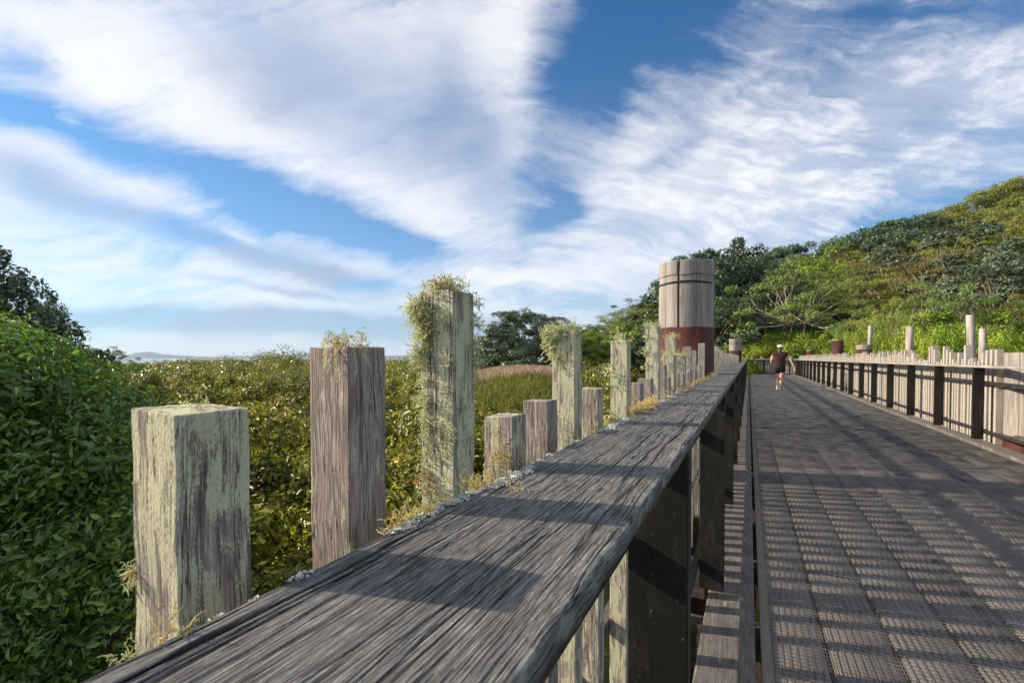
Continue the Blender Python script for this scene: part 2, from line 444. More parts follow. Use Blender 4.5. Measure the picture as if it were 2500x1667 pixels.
M['shrub'] = leaf_material('dark_shrub_leaf', [(0.0, (0.03, 0.075, 0.014)), (0.5, (0.082, 0.19, 0.028)), (0.92, (0.24, 0.40, 0.05)), (1.0, (0.30, 0.28, 0.04))], 0.3, 0.6, 0.25, 0.1)
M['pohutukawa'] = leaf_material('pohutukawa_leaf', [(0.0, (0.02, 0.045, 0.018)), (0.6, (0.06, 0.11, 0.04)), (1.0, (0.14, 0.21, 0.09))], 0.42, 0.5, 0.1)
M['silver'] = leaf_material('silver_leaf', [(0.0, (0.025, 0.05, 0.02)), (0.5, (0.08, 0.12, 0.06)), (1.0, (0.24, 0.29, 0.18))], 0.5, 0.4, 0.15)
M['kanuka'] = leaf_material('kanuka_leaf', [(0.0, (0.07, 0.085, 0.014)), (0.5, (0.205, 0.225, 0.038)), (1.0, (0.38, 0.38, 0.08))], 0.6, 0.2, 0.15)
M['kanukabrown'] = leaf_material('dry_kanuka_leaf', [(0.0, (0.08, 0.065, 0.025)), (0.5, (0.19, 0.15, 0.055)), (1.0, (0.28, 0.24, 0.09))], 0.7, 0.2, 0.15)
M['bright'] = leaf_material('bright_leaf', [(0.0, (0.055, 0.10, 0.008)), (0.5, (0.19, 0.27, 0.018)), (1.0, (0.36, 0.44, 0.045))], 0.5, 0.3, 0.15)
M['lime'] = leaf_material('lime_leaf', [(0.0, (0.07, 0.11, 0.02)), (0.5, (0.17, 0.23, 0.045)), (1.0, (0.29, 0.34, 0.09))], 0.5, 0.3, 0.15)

# ------------------------------------------------------------ terrain, water, island
SKY_A = [-2, -0.6, -0.2, 0.0, 0.10, 0.20, 0.31, 0.42, 0.5, 0.6, 0.70, 0.76, 0.85, 0.95, 1.06, 1.4, 2.5]
SKY_B = [0, 0, 0, 0.0, 0.02, 0.05, 0.12, 0.17, 0.19, 0.20, 0.21, 0.25, 0.29, 0.31, 0.37, 0.50, 0.8]
def ground(x, y):
    x = np.asarray(x, float); y = np.asarray(y, float)
    D = np.maximum(y * CT - x * ST, 0.5); xc_ = x * CT + y * ST
    a = np.clip(xc_ / D, -2, 2.5)
    bs = np.interp(a, SKY_A, SKY_B)
    D0 = np.interp(a, [-2, 0.1, 0.5, 1.06, 2.0], [60, 52, 44, 20, 16])
    t = np.clip((D - D0) / (78 - D0), 0, 1.25)
    rise = bs * 78 * 0.60 * (t ** 0.9)
    front = np.clip((y * CT - x * ST) / 10, 0, 1)
    z = -2.0 + rise * front
    bump_ = 2.0 * np.exp(-((a - 0.03) / 0.17) ** 2) * np.clip((D - 18) / 14, 0, 1) * np.clip((100 - D) / 40, 0, 1)
    z = z + bump_ * front + (vnoise(x * 0.35 + 300, y * 0.35 + 300, 5) - 0.5) * 0.3
    # sea bed beyond the flats on the left
    sea = np.clip((np.hypot(x, y) - 150) / 40, 0, 1) * np.clip((0.25 - a) / 0.2, 0, 1)
    return z * (1 - sea) - 5 * sea
def build_ground():
    rr = np.concatenate([np.linspace(0.0, 30, 50), np.geomspace(31, 400, 80)])
    th = np.linspace(0, 2 * math.pi, 240, endpoint=False)
    RR, TH = np.meshgrid(rr, th, indexing='ij')
    x, y = RR * np.sin(TH), RR * np.cos(TH)
    z = ground(x, y)
    far = np.clip((RR - 300) / 90, 0, 1)
    z = z * (1 - far) - 5 * far
    n = len(th)
    v = np.stack([x, y, z], -1).reshape(-1, 3)
    i, j = np.meshgrid(np.arange(len(rr) - 1), np.arange(n), indexing='ij')
    j2 = (j + 1) % n
    f = np.stack([i * n + j, (i + 1) * n + j, (i + 1) * n + j2, i * n + j2], -1).reshape(-1, 4)
    me = npmesh('ground', v, f, True)
    m, nt, b = newmat('marsh_ground', 0.9, 0.2)
    g = nt.nodes.new('ShaderNodeNewGeometry'); p = g.outputs['Position']
    n1 = noise(p, 0.5, 6, 0.6); n2 = noise(p, 6, 4, 0.6)
    c = mix(smooth(n1, 0.4, 0.6), (0.055, 0.055, 0.022), (0.085, 0.10, 0.022))
    c = mix(smooth(n2, 0.5, 0.7) * 0.6, c, (0.10, 0.075, 0.045))
    setcol(nt, b, c); bump(nt, b, n2, 0.6, 0.1)
    tag(link('ground', me, m), kind='structure')
    m, nt, b = newmat('sea_water', 0.12, 0.5)
    g = nt.nodes.new('ShaderNodeNewGeometry'); p = g.outputs['Position']
    setcol(nt, b, (0.16, 0.24, 0.28)); bump(nt, b, noise(vmap(p, (0.15, 0.15, 1)), 1, 5, 0.6), 0.25, 1.0)
    w = MB(); n = 96
    w.raw([(0, 0, -2.6)] + [(14000 * math.sin(2 * math.pi * k / n), 14000 * math.cos(2 * math.pi * k / n), -2.6) for k in range(n)],
          [(0, (k + 1) % n + 1, k + 1) for k in range(n)])
    tag(w.build('water', m), kind='structure')
build_ground()
def island(px0, px1, D, prof, name):
    """low hilly island: heights along its length, real depth"""
    nx, ny = 80, 14
    u = np.linspace(0, 1, nx); v = np.linspace(0, 1, ny)
    U, V = np.meshgrid(u, v, indexing='ij')
    h = np.interp(U, [p[0] for p in prof], [p[1] for p in prof])
    Z = h * np.sin(np.pi * V) ** 0.6 * (0.85 + 0.3 * vnoise(U * 30, V * 6, 11)) - 3
    px = px0 + (px1 - px0) * U; DD = D + (V - 0.5) * 1500
    xc_ = (px - 1250) / F * DD
    P = np.stack([xc_ * CT - DD * ST, xc_ * ST + DD * CT, Z], -1).reshape(-1, 3)
    i, j = np.meshgrid(np.arange(nx - 1), np.arange(ny - 1), indexing='ij')
    f = np.stack([i * ny + j, (i + 1) * ny + j, (i + 1) * ny + j + 1, i * ny + j + 1], -1).reshape(-1, 4)
    me = npmesh(name, P, f, True)
    return link(name, me, M['isl'])
M['isl'] = simple_noisy('island_bush', (0.03, 0.05, 0.035), (0.06, 0.075, 0.05), 0.004, 0.9, 0.1, 0)
tag(island(290, 560, 8500, [(0, 0), (.1, 70), (.18, 105), (.26, 115), (.34, 85), (.45, 62), (.7, 35), (1, 5)], 'island'), kind='structure')
tag(island(470, 1300, 10500, [(0, 0), (.1, 50), (.2, 60), (.3, 85), (.4, 50), (.55, 60), (.8, 45), (1, 5)], 'island'), kind='structure')

# ------------------------------------------------------------ foliage builders
def leaf_cloud(cent, rad, per, size, seed, droop=0.0, flat=0.75, shape='quad', aspect=0.45, shell=0.55, up=0.35, core=None):
    """leaf blades filling the outer part of each clump ellipsoid; returns verts, faces, tint"""
    g = np.random.default_rng(seed)
    cent = np.asarray(cent, float); rad = np.asarray(rad, float)
    if rad.ndim == 1: rad = np.stack([rad, rad, rad * flat], -1)
    n = len(cent) * per
    ci = np.repeat(np.arange(len(cent)), per)
    d = g.normal(size=(n, 3)); d /= np.linalg.norm(d, axis=1)[:, None]
    low = d[:, 2] < -0.25
    d[low, 2] *= g.choice([-1, 0.6], size=low.sum())
    r = (shell + (1 - shell) * g.random(n) ** 0.6) * (1 + 0.12 * g.normal(size=n))
    p = cent[ci] + d * r[:, None] * rad[ci]
    ctint = g.random(len(cent))
    if core is not None:
        do = p - np.asarray(core, float); do /= np.linalg.norm(do, axis=1)[:, None] + 1e-6
        nrm = d * 0.45 + do * 0.7 + g.normal(size=(n, 3)) * 0.38 + np.array([0, 0, up * 0.5])
    else: nrm = d + g.normal(size=(n, 3)) * 0.42 + np.array([0, 0, up]); nrm /= np.linalg.norm(nrm, axis=1)[:, None]
    ax = g.normal(size=(n, 3)) + d * 0.6 + np.array([0, 0, 0.3 - droop])
    ax -= nrm * np.sum(ax * nrm, 1)[:, None]; ax /= np.linalg.norm(ax, axis=1)[:, None] + 1e-9
    sd = np.cross(nrm, ax)
    L = size * (0.6 + 0.8 * g.random(n)); Wd = L * aspect
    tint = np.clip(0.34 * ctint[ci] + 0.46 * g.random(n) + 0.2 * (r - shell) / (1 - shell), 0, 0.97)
    tint[g.random(n) < 0.006] = 1.0
    a, s_, nn = ax * L[:, None], sd * Wd[:, None], nrm * (Wd * 0.25)[:, None]
    if shape == 'quad':
        v = np.stack([p - a * .5, p + s_ * .5, p + a * .5, p - s_ * .5], 1)
        f = np.arange(n * 4).reshape(n, 4); k = 4
    else:
        # folded blade: six points, two quads sharing the midrib
        v = np.stack([p - a * .5, p - a * .12 + s_ * .5 + nn, p + a * .25 + s_ * .38 + nn, p + a * .5 - nn * .6,
                      p + a * .25 - s_ * .38 + nn, p - a * .12 - s_ * .5 + nn], 1)
        b_ = (np.arange(n) * 6)[:, None]
        f = np.concatenate([b_ + np.array([[0, 1, 2, 3]]), b_ + np.array([[0, 3, 4, 5]])], 0); k = 6
    return v.reshape(-1, 3), f, np.repeat(tint, k)
def branches(seed, height, spread, levels=3, kids=(3, 5), lean=0.15, trunks=1, r0=0.16, upward=0.5, first=0.35, wander=0.15):
    """returns list of polylines with radii, and tip positions"""
    rd = random.Random(seed); lines = []; tips = []
    def grow(p, d, L, r, lv):
        pts = [p.copy()]; rad = [r]; n = 4
        for i in range(n):
            d = (d + Vector((rd.gauss(0, wander), rd.gauss(0, wander), rd.gauss(0, wander * 0.6) + 0.03))).normalized()
            p = p + d * (L / n); pts.append(p.copy()); rad.append(r * (1 - 0.55 * (i + 1) / n))
        lines.append((pts, rad))
        if lv == 0: tips.append(p.copy()); return
        k = rd.randint(*kids)
        for i in range(k):
            a = 2 * math.pi * (i + rd.random() * 0.7) / k
            side = Vector((math.cos(a), math.sin(a), 0)) * spread
            nd = (d * upward + side + Vector((0, 0, 0.12))).normalized()
            grow(pts[rd.choice([2, 3, 4, 4])], nd, L * rd.uniform(0.55, 0.8), r * 0.45 * rd.uniform(0.8, 1.1), lv - 1)
        tips.append(p.copy())
    for t in range(trunks):
        a = rd.random() * 6.28
        d = Vector((math.cos(a) * lean, math.sin(a) * lean, 1)).normalized()
        grow(Vector((math.cos(a) * 0.1 * (trunks > 1), math.sin(a) * 0.1 * (trunks > 1), -0.3)), d, height * first, r0, levels)
    return lines, tips
def make_tree(kind, seed, height, leafmat, barkmat, per=170, leaf=0.2, clump=0.75, spread=0.8, levels=3, kids=(3, 4), trunks=1,
              r0=0.16, first=0.38, aspect=0.45, flat=0.7, upward=0.55, wander=0.15, lean=0.15, mintip=0.4, droop=0, shape='quad', width=1.0):
    lines, tips = branches(seed, height, spread, levels, kids, lean, trunks, r0, upward, first, wander)
    zmax = max(t.z for t in tips); s = height * 0.93 / zmax
    sw = s * width
    sc = lambda p: Vector((p.x * sw, p.y * sw, p.z * s))
    tips = [sc(t) for t in tips if t.z * s > height * mintip]
    mb = MB()
    for pts, rad in lines: mb.tube([sc(p) for p in pts], rad, 5, False)
    g = np.random.default_rng(seed)
    cent = np.array([tuple(t) for t in tips]); rad = clump * (0.65 + 0.6 * g.random(len(tips)))
    v, f, t = leaf_cloud(cent, rad, per, leaf, seed, droop, flat, shape, aspect)
    crown = npmesh('crown', v, f, False, {'tint': t}); crown.materials.append(M[leafmat])
    tm = bpy.data.meshes.new('trunk'); tm.from_pydata(np.concatenate(mb.v).tolist(), [], mb.f)
    tm.polygons.foreach_set('use_smooth', np.ones(len(tm.polygons), dtype=bool)); tm.materials.append(M[barkmat])
    rr_ = np.hypot(v[:, 0], v[:, 1])
    return dict(kind=kind, crown=crown, trunk=tm, h=height, rad=float(np.percentile(rr_, 99)))
def make_dome(kind, seed, height, rad, leafmat, barkmat, n=38, per=260, leaf=0.17, cr=0.26, base=0.42, flat=0.7, aspect=0.5, r0=0.2, trunks=2, jag=0.16, top=0.6, limb=0.5):
    """crown of separate leafy heads carried on limbs: heads spread over a dome, gaps and shade between them"""
    g = np.random.default_rng(seed); rd = random.Random(seed)
    cent = []; rads = []
    for k in range(n):
        u = (k + 0.5) / n; ph = k * 2.39996 + rd.uniform(-.3, .3)
        ct = 1 - u * (1 + 0.15)                       # from the top to a little below the widest ring
        st = math.sqrt(max(0.0, 1 - ct * ct)); q = 1 + rd.gauss(0, jag)
        cent.append((rad * st * math.cos(ph) * q, rad * st * math.sin(ph) * q * 0.92, height * base + (height * (1 - base) - rad * cr * flat) * ct * (1 + rd.gauss(0, jag * .4))))
        rads.append(rad * cr * rd.uniform(0.75, 1.35))
    for k in range(n // 4):
        a = rd.uniform(0, 6.28); q = rad * rd.uniform(0.1, 0.6); cent.append((q * math.cos(a), q * math.sin(a), height * (base + rd.uniform(-.05, .25)))); rads.append(rad * cr)
    cent = np.array(cent); rads = np.array(rads)
    # each head is a spray of smaller tufts
    sub = []; sr = []
    for c, q in zip(cent, rads):
        for j in range(4):
            d = g.normal(size=3); d /= np.linalg.norm(d); d[2] = abs(d[2]) * 0.7
            sub.append(c + d * q * 0.62 * np.array([1, 1, flat])); sr.append(q * g.uniform(0.4, 0.62))
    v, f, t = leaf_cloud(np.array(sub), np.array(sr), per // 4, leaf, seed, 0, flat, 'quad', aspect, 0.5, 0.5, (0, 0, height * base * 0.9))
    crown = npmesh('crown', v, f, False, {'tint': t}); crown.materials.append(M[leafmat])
    mb = MB(); forks = []
    for t_ in range(trunks):
        a = rd.uniform(0, 6.28); p = [Vector((0.12 * math.cos(a), 0.12 * math.sin(a), -0.4))]
        for i in range(4):
            p.append(p[-1] + Vector((math.cos(a) * rad * .09 + rd.gauss(0, .1), math.sin(a) * rad * .09 + rd.gauss(0, .1), height * base * limb / 2.6)))
        mb.tube(p, [r0, r0 * .85, r0 * .75, r0 * .65, r0 * .5], 7, False); forks += p[2:]
    for c in cent:
        c = Vector(c); b = min(forks, key=lambda q: (q - c).length + rd.uniform(0, 1.2))
        m = b.lerp(c, 0.5) + Vector((rd.gauss(0, .22), rd.gauss(0, .22), rd.uniform(-.35, .1)))
        mb.tube([b, m, b.lerp(c, .8) + Vector((rd.gauss(0, .1), rd.gauss(0, .1), 0)), c], [r0 * .42, r0 * .28, r0 * .17, r0 * .07], 5, False)
    tm = bpy.data.meshes.new('trunk'); tm.from_pydata(np.concatenate(mb.v).tolist(), [], mb.f)
    tm.polygons.foreach_set('use_smooth', np.ones(len(tm.polygons), dtype=bool)); tm.materials.append(M[barkmat])
    return dict(kind=kind, crown=crown, trunk=tm, h=height, rad=rad * 1.2)
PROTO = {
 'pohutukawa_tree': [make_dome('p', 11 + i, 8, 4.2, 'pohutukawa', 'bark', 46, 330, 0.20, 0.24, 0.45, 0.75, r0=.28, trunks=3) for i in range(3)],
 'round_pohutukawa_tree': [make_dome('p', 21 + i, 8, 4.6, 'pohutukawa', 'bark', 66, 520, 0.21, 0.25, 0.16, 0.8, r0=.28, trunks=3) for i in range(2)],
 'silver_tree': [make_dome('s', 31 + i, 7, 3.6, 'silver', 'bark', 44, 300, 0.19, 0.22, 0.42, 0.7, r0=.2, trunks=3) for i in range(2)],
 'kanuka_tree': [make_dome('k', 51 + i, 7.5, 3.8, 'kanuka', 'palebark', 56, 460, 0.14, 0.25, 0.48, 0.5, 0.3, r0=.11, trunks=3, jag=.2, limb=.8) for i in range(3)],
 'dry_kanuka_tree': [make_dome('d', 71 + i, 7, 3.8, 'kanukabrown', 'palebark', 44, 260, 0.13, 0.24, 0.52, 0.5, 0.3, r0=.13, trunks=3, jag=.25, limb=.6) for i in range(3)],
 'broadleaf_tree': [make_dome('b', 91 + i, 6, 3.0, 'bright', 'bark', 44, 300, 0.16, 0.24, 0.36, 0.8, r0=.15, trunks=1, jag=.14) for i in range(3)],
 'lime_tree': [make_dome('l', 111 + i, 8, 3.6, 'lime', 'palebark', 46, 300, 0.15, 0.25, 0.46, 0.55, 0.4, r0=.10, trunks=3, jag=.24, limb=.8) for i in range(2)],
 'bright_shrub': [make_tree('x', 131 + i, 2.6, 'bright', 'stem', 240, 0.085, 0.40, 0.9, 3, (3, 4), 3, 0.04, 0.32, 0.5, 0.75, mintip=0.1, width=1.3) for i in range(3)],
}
def put_tree(kind, x, y, h, rot, label, cat='tree', group=None, var=None, wid=1.0, z=None):
    pr = PROTO[kind]; p = pr[random.randrange(len(pr)) if var is None else var % len(pr)]
    gz = float(ground(x, y)) if z is None else z
    e = empty(kind.replace('round_', ''), (x, y, gz)); s = h / p['h']
    if -3 < y < 43 and x > 0: wid = min(wid, max(0.25, (x - (4.5 if y < 22 else 3.6)) / (p['rad'] * s)))
    e.scale = (s * wid, s * wid, s); e.rotation_euler = (0, 0, rot)
    link('crown', p['crown'], None, e); link('trunk', p['trunk'], None, e)
    tag(e, label, cat, group)
    return e
def tree_px(kind, px, pytop, D, label, var=None, wid=1.0, group=None, rot=None, hmin=2.0, cat='tree'):
    """stands at depth D; its height is what its top shows"""
    p = W(px, D); top = CAMZ + (HZ - pytop) / F * D
    g = float(ground(p.x, p.y)); h = max(hmin, top - g)
    return put_tree(kind, p.x, p.y, h, random.uniform(0, 6.28) if rot is None else rot, label, cat, group, var, wid)

# ---- the hill: named trees first
T = tree_px
T('round_pohutukawa_tree', 1270, 752, 46, 'round dark pohutukawa standing alone behind the reeds on the left', 0, 1.05)
T('round_pohutukawa_tree', 1222, 800, 50, 'low dark tree at the left flank of the lone round pohutukawa', 1, 1.1)
T('pohutukawa_tree', 1350, 770, 54, 'dark tree at the right flank of the lone round pohutukawa', 2, 0.9)
T('pohutukawa_tree', 1440, 790, 66, 'small dark distant tree right of the lone round pohutukawa', 1, 1.0)
T('lime_tree', 1500, 775, 56, 'olive green tree at the foot of the slope left of the big pile', 0, 1.0)
T('kanuka_tree', 1555, 735, 60, 'yellow green tree rising just left of the big pile', 0, 1.0)
T('pohutukawa_tree', 1615, 716, 62, 'dark green tree touching the left edge of the big pile', 2, 1.0)
T('broadleaf_tree', 1540, 790, 50, 'bright green low tree behind the lichened pickets left of the big pile', 0, 1.1)
T('broadleaf_tree', 1455, 815, 48, 'bright green low tree behind the pickets, right of the reeds', 1, 1.1)
T('round_pohutukawa_tree', 1700, 620, 58, 'tall dark pohutukawa partly hidden behind the big pile', 0, 0.9)
T('round_pohutukawa_tree', 1765, 606, 54, 'tallest dark pohutukawa right of the big pile', 1, 0.85)
T('pohutukawa_tree', 1835, 622, 56, 'dark pohutukawa between the big pile and the pale green tree', 2, 0.8)
T('pohutukawa_tree', 1945, 588, 76, 'dark flat crowned tree on the skyline above the walker', 0, 1.0)
T('pohutukawa_tree', 1900, 600, 78, 'dark tree on the skyline left of the flat crown above the walker', 1, 0.9)
T('lime_tree', 1928, 640, 42, 'pale green open crowned tree with light trunks behind the walker', 1, 0.95, rot=1.0)
T('broadleaf_tree', 2045, 600, 66, 'bright green tree on the skyline right of the pale green tree', 0, 0.9)
T('broadleaf_tree', 2040, 690, 52, 'bright green round tree on the slope below the green skyline tree', 1, 1.0)
T('pohutukawa_tree', 2105, 562, 68, 'dark grey green domed tree at the left end of the ridge', 2, 1.1)
T('dry_kanuka_tree', 2090, 612, 60, 'bare looking brown twiggy tree under the domed ridge tree', 0, 0.9)
T('pohutukawa_tree', 2185, 528, 72, 'dark domed tree in the middle of the ridge', 0, 1.1)
T('silver_tree', 2245, 524, 74, 'silvery tree on the ridge right of the dark domes', 1, 1.1)
T('silver_tree', 2140, 560, 66, 'silvery tree on the ridge between the dark domes', 0, 0.9)
T('kanuka_tree', 2310, 512, 74, 'olive flat topped tree where the ridge steepens', 0, 1.2)
T('kanuka_tree', 2375, 488, 76, 'olive spreading tree on the upper ridge', 1, 1.2)
T('kanuka_tree', 2440, 462, 76, 'olive spreading tree near the right end of the ridge', 2, 1.2)
T('pohutukawa_tree', 2505, 432, 78, 'dark tree at the highest right end of the ridge', 1, 1.0)
T('kanuka_tree', 2570, 405, 74, 'olive tree at the very right edge of the ridge', 0, 1.2)
T('kanuka_tree', 2110, 665, 46, 'olive brown spreading tree low on the slope right of the bright green tree', 0, 1.3)
T('dry_kanuka_tree', 2190, 620, 50, 'brown spreading tree in the middle of the slope', 1, 1.2)
T('dry_kanuka_tree', 2240, 600, 56, 'brown thin crowned tree above the middle of the slope', 2, 1.1)
T('dry_kanuka_tree', 2330, 610, 42, 'twisted tree with pale bare limbs on the right of the slope', 0, 1.25, rot=2.0)
T('kanuka_tree', 2400, 540, 58, 'olive tree with a tall bare trunk below the upper ridge', 1, 1.1)
T('dry_kanuka_tree', 2475, 525, 56, 'brown twiggy tree below the right end of the ridge', 2, 1.1)
T('silver_tree', 2440, 640, 33, 'silver green tree low on the right of the slope', 0, 1.2)
T('silver_tree', 2505, 580, 36, 'silver green tree at the right edge of the picture', 1, 1.25)
# ---- slope filled row by row
zones = [('at the left foot of the slope', 1380, 1700), ('between the big pile and the walker', 1700, 1900),
         ('above the walker', 1900, 2060), ('in the middle of the slope', 2060, 2250), ('on the right of the slope', 2250, 2480),
         ('past the right edge of the slope', 2480, 2800)]
words = {'pohutukawa_tree': 'dark green leathery leaved tree', 'silver_tree': 'silvery grey green tree', 'kanuka_tree': 'olive feathery tree',
         'dry_kanuka_tree': 'brown thin crowned tree', 'broadleaf_tree': 'bright green dense tree', 'lime_tree': 'pale yellow green tree'}
rf = random.Random(3)
for Dr in (46, 52, 58, 64, 70, 76, 84):
    px = 1400 + rf.uniform(0, 40)
    while px < 2750:
        a = (px - 1250) / F
        sky_y = HZ - F * np.interp(a, SKY_A, SKY_B) * 1.12 - 20
        D = Dr + rf.uniform(-3, 3)
        p = W(px, D); gz = float(ground(p.x, p.y))
        h = rf.uniform(6.0, 11.0) * (0.75 if px < 1700 else 1)
        maxh = CAMZ + (HZ - sky_y) / F * D - gz
        h = min(h, maxh)
        if px < 2000: kind = rf.choice(['pohutukawa_tree', 'pohutukawa_tree', 'kanuka_tree', 'broadleaf_tree', 'broadleaf_tree'])
        elif px < 2250: kind = rf.choice(['kanuka_tree', 'kanuka_tree', 'lime_tree', 'broadleaf_tree', 'dry_kanuka_tree'])
        else: kind = rf.choice(['kanuka_tree', 'lime_tree', 'kanuka_tree', 'silver_tree', 'dry_kanuka_tree', 'broadleaf_tree'])
        if h > 1.8:
            zn = next(z for z, a0, a1 in zones if a0 <= px < a1)
            tier = 'low' if Dr < 55 else ('halfway up' if Dr < 68 else 'high up')
            put_tree(kind, p.x, p.y, h, rf.uniform(0, 6.28), f'{words[kind]} standing {tier}, {zn}', 'tree',
                     f'{words[kind]}s {tier}, {zn}', rf.randrange(3), rf.uniform(0.85, 1.2))
        px += rf.uniform(95, 165) * 60 / Dr
# ---- bright shrubs behind the right railing and beyond the far fence
rs = random.Random(5)
def shrub_at(px, py, D, label, group=None, kind='bright_shrub', wid=1.0):
    tree_px(kind, px, py, D, label, rs.randrange(3), wid, group, rs.uniform(0, 6.28), 1.2, 'shrub')
for px, py, D in [(1840, 838, 45), (1880, 830, 46), (1965, 835, 43), (1995, 812, 42), (1800, 835, 44), (1755, 842, 42), (2030, 805, 38), (1715, 845, 44), (1922, 845, 44)]:
    shrub_at(px, py, D, 'bright green shrub just beyond the far end railing', 'bright shrubs beyond the far end railing', wid=0.8)
row = [(2060, 782), (2100, 750), (2145, 760), (2190, 728), (2240, 716), (2295, 750), (2350, 718), (2405, 756), (2460, 730), (2520, 745), (2580, 735)]
names = ['first', 'second', 'third', 'fourth', 'fifth', 'sixth', 'seventh', 'eighth', 'ninth', 'tenth', 'eleventh']
for k, (px, py) in enumerate(row):
    D = max(6.8 / ((px - 1828) * 0.00076), 21); h = CAMZ + (HZ - py) / F * D + 2
    shrub_at(px, py, D, f'bright green bush behind the poles on the right, {names[k]} from the left of its row', 'bright bushes behind the poles', ['broadleaf_tree', 'lime_tree', 'broadleaf_tree', 'kanuka_tree', 'lime_tree'][k % 5], min(1.0, 3.6 / h))
for k, (px, py) in enumerate([(2070, 812), (2120, 804), (2170, 808), (2225, 802), (2275, 808), (2330, 804), (2390, 810), (2450, 806), (2520, 802), (2590, 802)]):
    D = max(5.2 / ((px - 1828) * 0.00076), 12.5)
    shrub_at(px, py, D, f'low green shrub close behind the right railing, {names[k]} from the left of its row', 'low shrubs close behind the right railing', wid=0.75)
# forest floor of ferns and saplings
fc = []
for k in range(900):
    px = rf.uniform(1380, 2750); D = rf.uniform(44, 88) if px < 2050 else rf.uniform(26, 88)
    p = W(px, D)
    if p.y < 46 and p.x < 7.5: continue
    fc.append((p.x, p.y, float(ground(p.x, p.y)) + 0.5))
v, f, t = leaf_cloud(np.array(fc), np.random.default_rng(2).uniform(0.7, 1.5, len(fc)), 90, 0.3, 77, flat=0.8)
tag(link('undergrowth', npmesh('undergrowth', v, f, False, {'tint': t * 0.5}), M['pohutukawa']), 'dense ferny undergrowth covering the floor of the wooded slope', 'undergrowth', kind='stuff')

# ---- mangroves on the left
def make_mangrove(seed, h=2.6, w=1.65, n=30, per=330, leaf=0.082):
    g = np.random.default_rng(seed); rd = random.Random(seed)
    cent = []; mb = MB()
    for k in range(n):
        a = rd.uniform(0, 6.28); r = w * math.sqrt(rd.random()); top = h * (1 - 0.6 * (r / w) ** 2) * rd.uniform(0.78, 1.04)
        z = top - rd.choice([0, 0.05, 0.3, 0.7, 1.1]) * rd.random()
        c = Vector((math.cos(a) * r, math.sin(a) * r, max(0.5, z - 0.25)))
        cent.append(tuple(c))
        b = Vector((math.cos(a) * r * 0.2, math.sin(a) * r * 0.2, -0.2)); md = (b + c) / 2 + Vector((rd.uniform(-.15, .15), rd.uniform(-.15, .15), 0))
        mb.tube([b, md, c], [0.03, 0.018, 0.006], 4, False)
    v, f, t = leaf_cloud(np.array(cent), g.uniform(0.24, 0.50, n), per, leaf, seed, -0.4, 0.9, 'fold', 0.42, 0.35, 0.2)
    cr = npmesh('crown', v, f, False, {'tint': t}); cr.materials.append(M['mangrove'])
    tm = bpy.data.meshes.new('stem'); tm.from_pydata(np.concatenate(mb.v).tolist(), [], mb.f); tm.materials.append(M['stem'])
    return cr, tm
MG = [make_mangrove(200 + i) for i in range(4)]
rm = random.Random(9)
def mangrove(px, D, top, label, group, wid=1.0, var=None):
    p = W(px, D); cr, tm = MG[rm.randrange(4) if var is None else var]
    gz = float(ground(p.x, p.y)); h = top - gz
    e = empty('mangrove_shrub', (p.x, p.y, gz)); s = h / 2.6
    e.scale = (s * wid, s * wid, s); e.rotation_euler = (0, 0, rm.uniform(0, 6.28))
    link('crown', cr, None, e); link('stems', tm, None, e)
    tag(e, label, 'shrub', group)
for px, D, top, lab in [(640, 5.2, 0.80, 'nearest mangrove, its yellow leaves between the two front pickets'), (900, 6.0, 0.72, 'mangrove with golden leaves behind the second and third pickets'),
                        (780, 4.4, 0.35, 'low mangrove right behind the second picket'), (1120, 7.6, 0.65, 'mangrove showing right of the tallest lichened picket'),
                        (560, 7.2, 0.85, 'mangrove behind the first picket beside the dark shrub'), (1000, 4.6, -0.2, 'low mangrove at the foot of the third picket'),
                        (1270, 9.5, 0.55, 'mangrove behind the two short pickets'), (700, 3.7, -0.15, 'low mangrove in the dark gap behind the handrail')]:
    mangrove(px, D, top, lab, 'mangroves close to the boardwalk', 1.0)
for D in (9.5, 12, 15, 18.5, 22.5):
    px = 330 + rm.uniform(0, 60)
    while px < 1480:
        if not (px > 1080 and D > 16):
            dd = D + rm.uniform(-1, 1)
            top = (0.55 + 0.012 * dd if px < 1080 else 0.30) + rm.uniform(-.5, .3)
            zone = 'between the dark shrub and the second picket' if px < 780 else ('behind the tallest picket' if px < 1080 else 'right of the tallest picket')
            far = 'in the middle distance' if D < 14 else 'far across the flat'
            mangrove(px, dd, top, f'olive mangrove {far}, {zone}', f'mangroves {far} {zone}', 1.1)
        px += 1650 / D * rm.uniform(0.85, 1.3)
gm = np.random.default_rng(12)
nb = 1500
pxs = gm.uniform(180, 1500, nb); Ds = 24 + 110 * gm.random(nb) ** 1.2
keep = ~((pxs > 1060) & (Ds < 80) & (Ds > 24) & (pxs < 1440))
pxs, Ds = pxs[keep], Ds[keep]
cc = []; rr_ = []
for a_, d_ in zip(pxs, Ds):
    p = W(a_, d_)
    if math.hypot(p.x, p.y) > 150: continue
    tp = 0.35 + 0.75 * vnoise(np.array([p.x * 0.11 + 50]), np.array([p.y * 0.11 + 50]), 3)[0] + 0.8 * math.exp(-((a_ - 700) / 70) ** 2) * (30 < d_ < 46)
    if a_ < 420: tp -= 0.6 * max(0.0, min(1.0, (420 - a_) / 60))
    for q in range(4):
        cc.append((p.x + gm.normal() * 0.9, p.y + gm.normal() * 0.9, tp - 0.75 + gm.normal() * 0.26)); rr_.append(gm.uniform(0.45, 1.1))
v, f, t = leaf_cloud(np.array(cc), np.array(rr_), 55, 0.16, 13, -0.2, 0.8, 'quad', 0.45, 0.5)
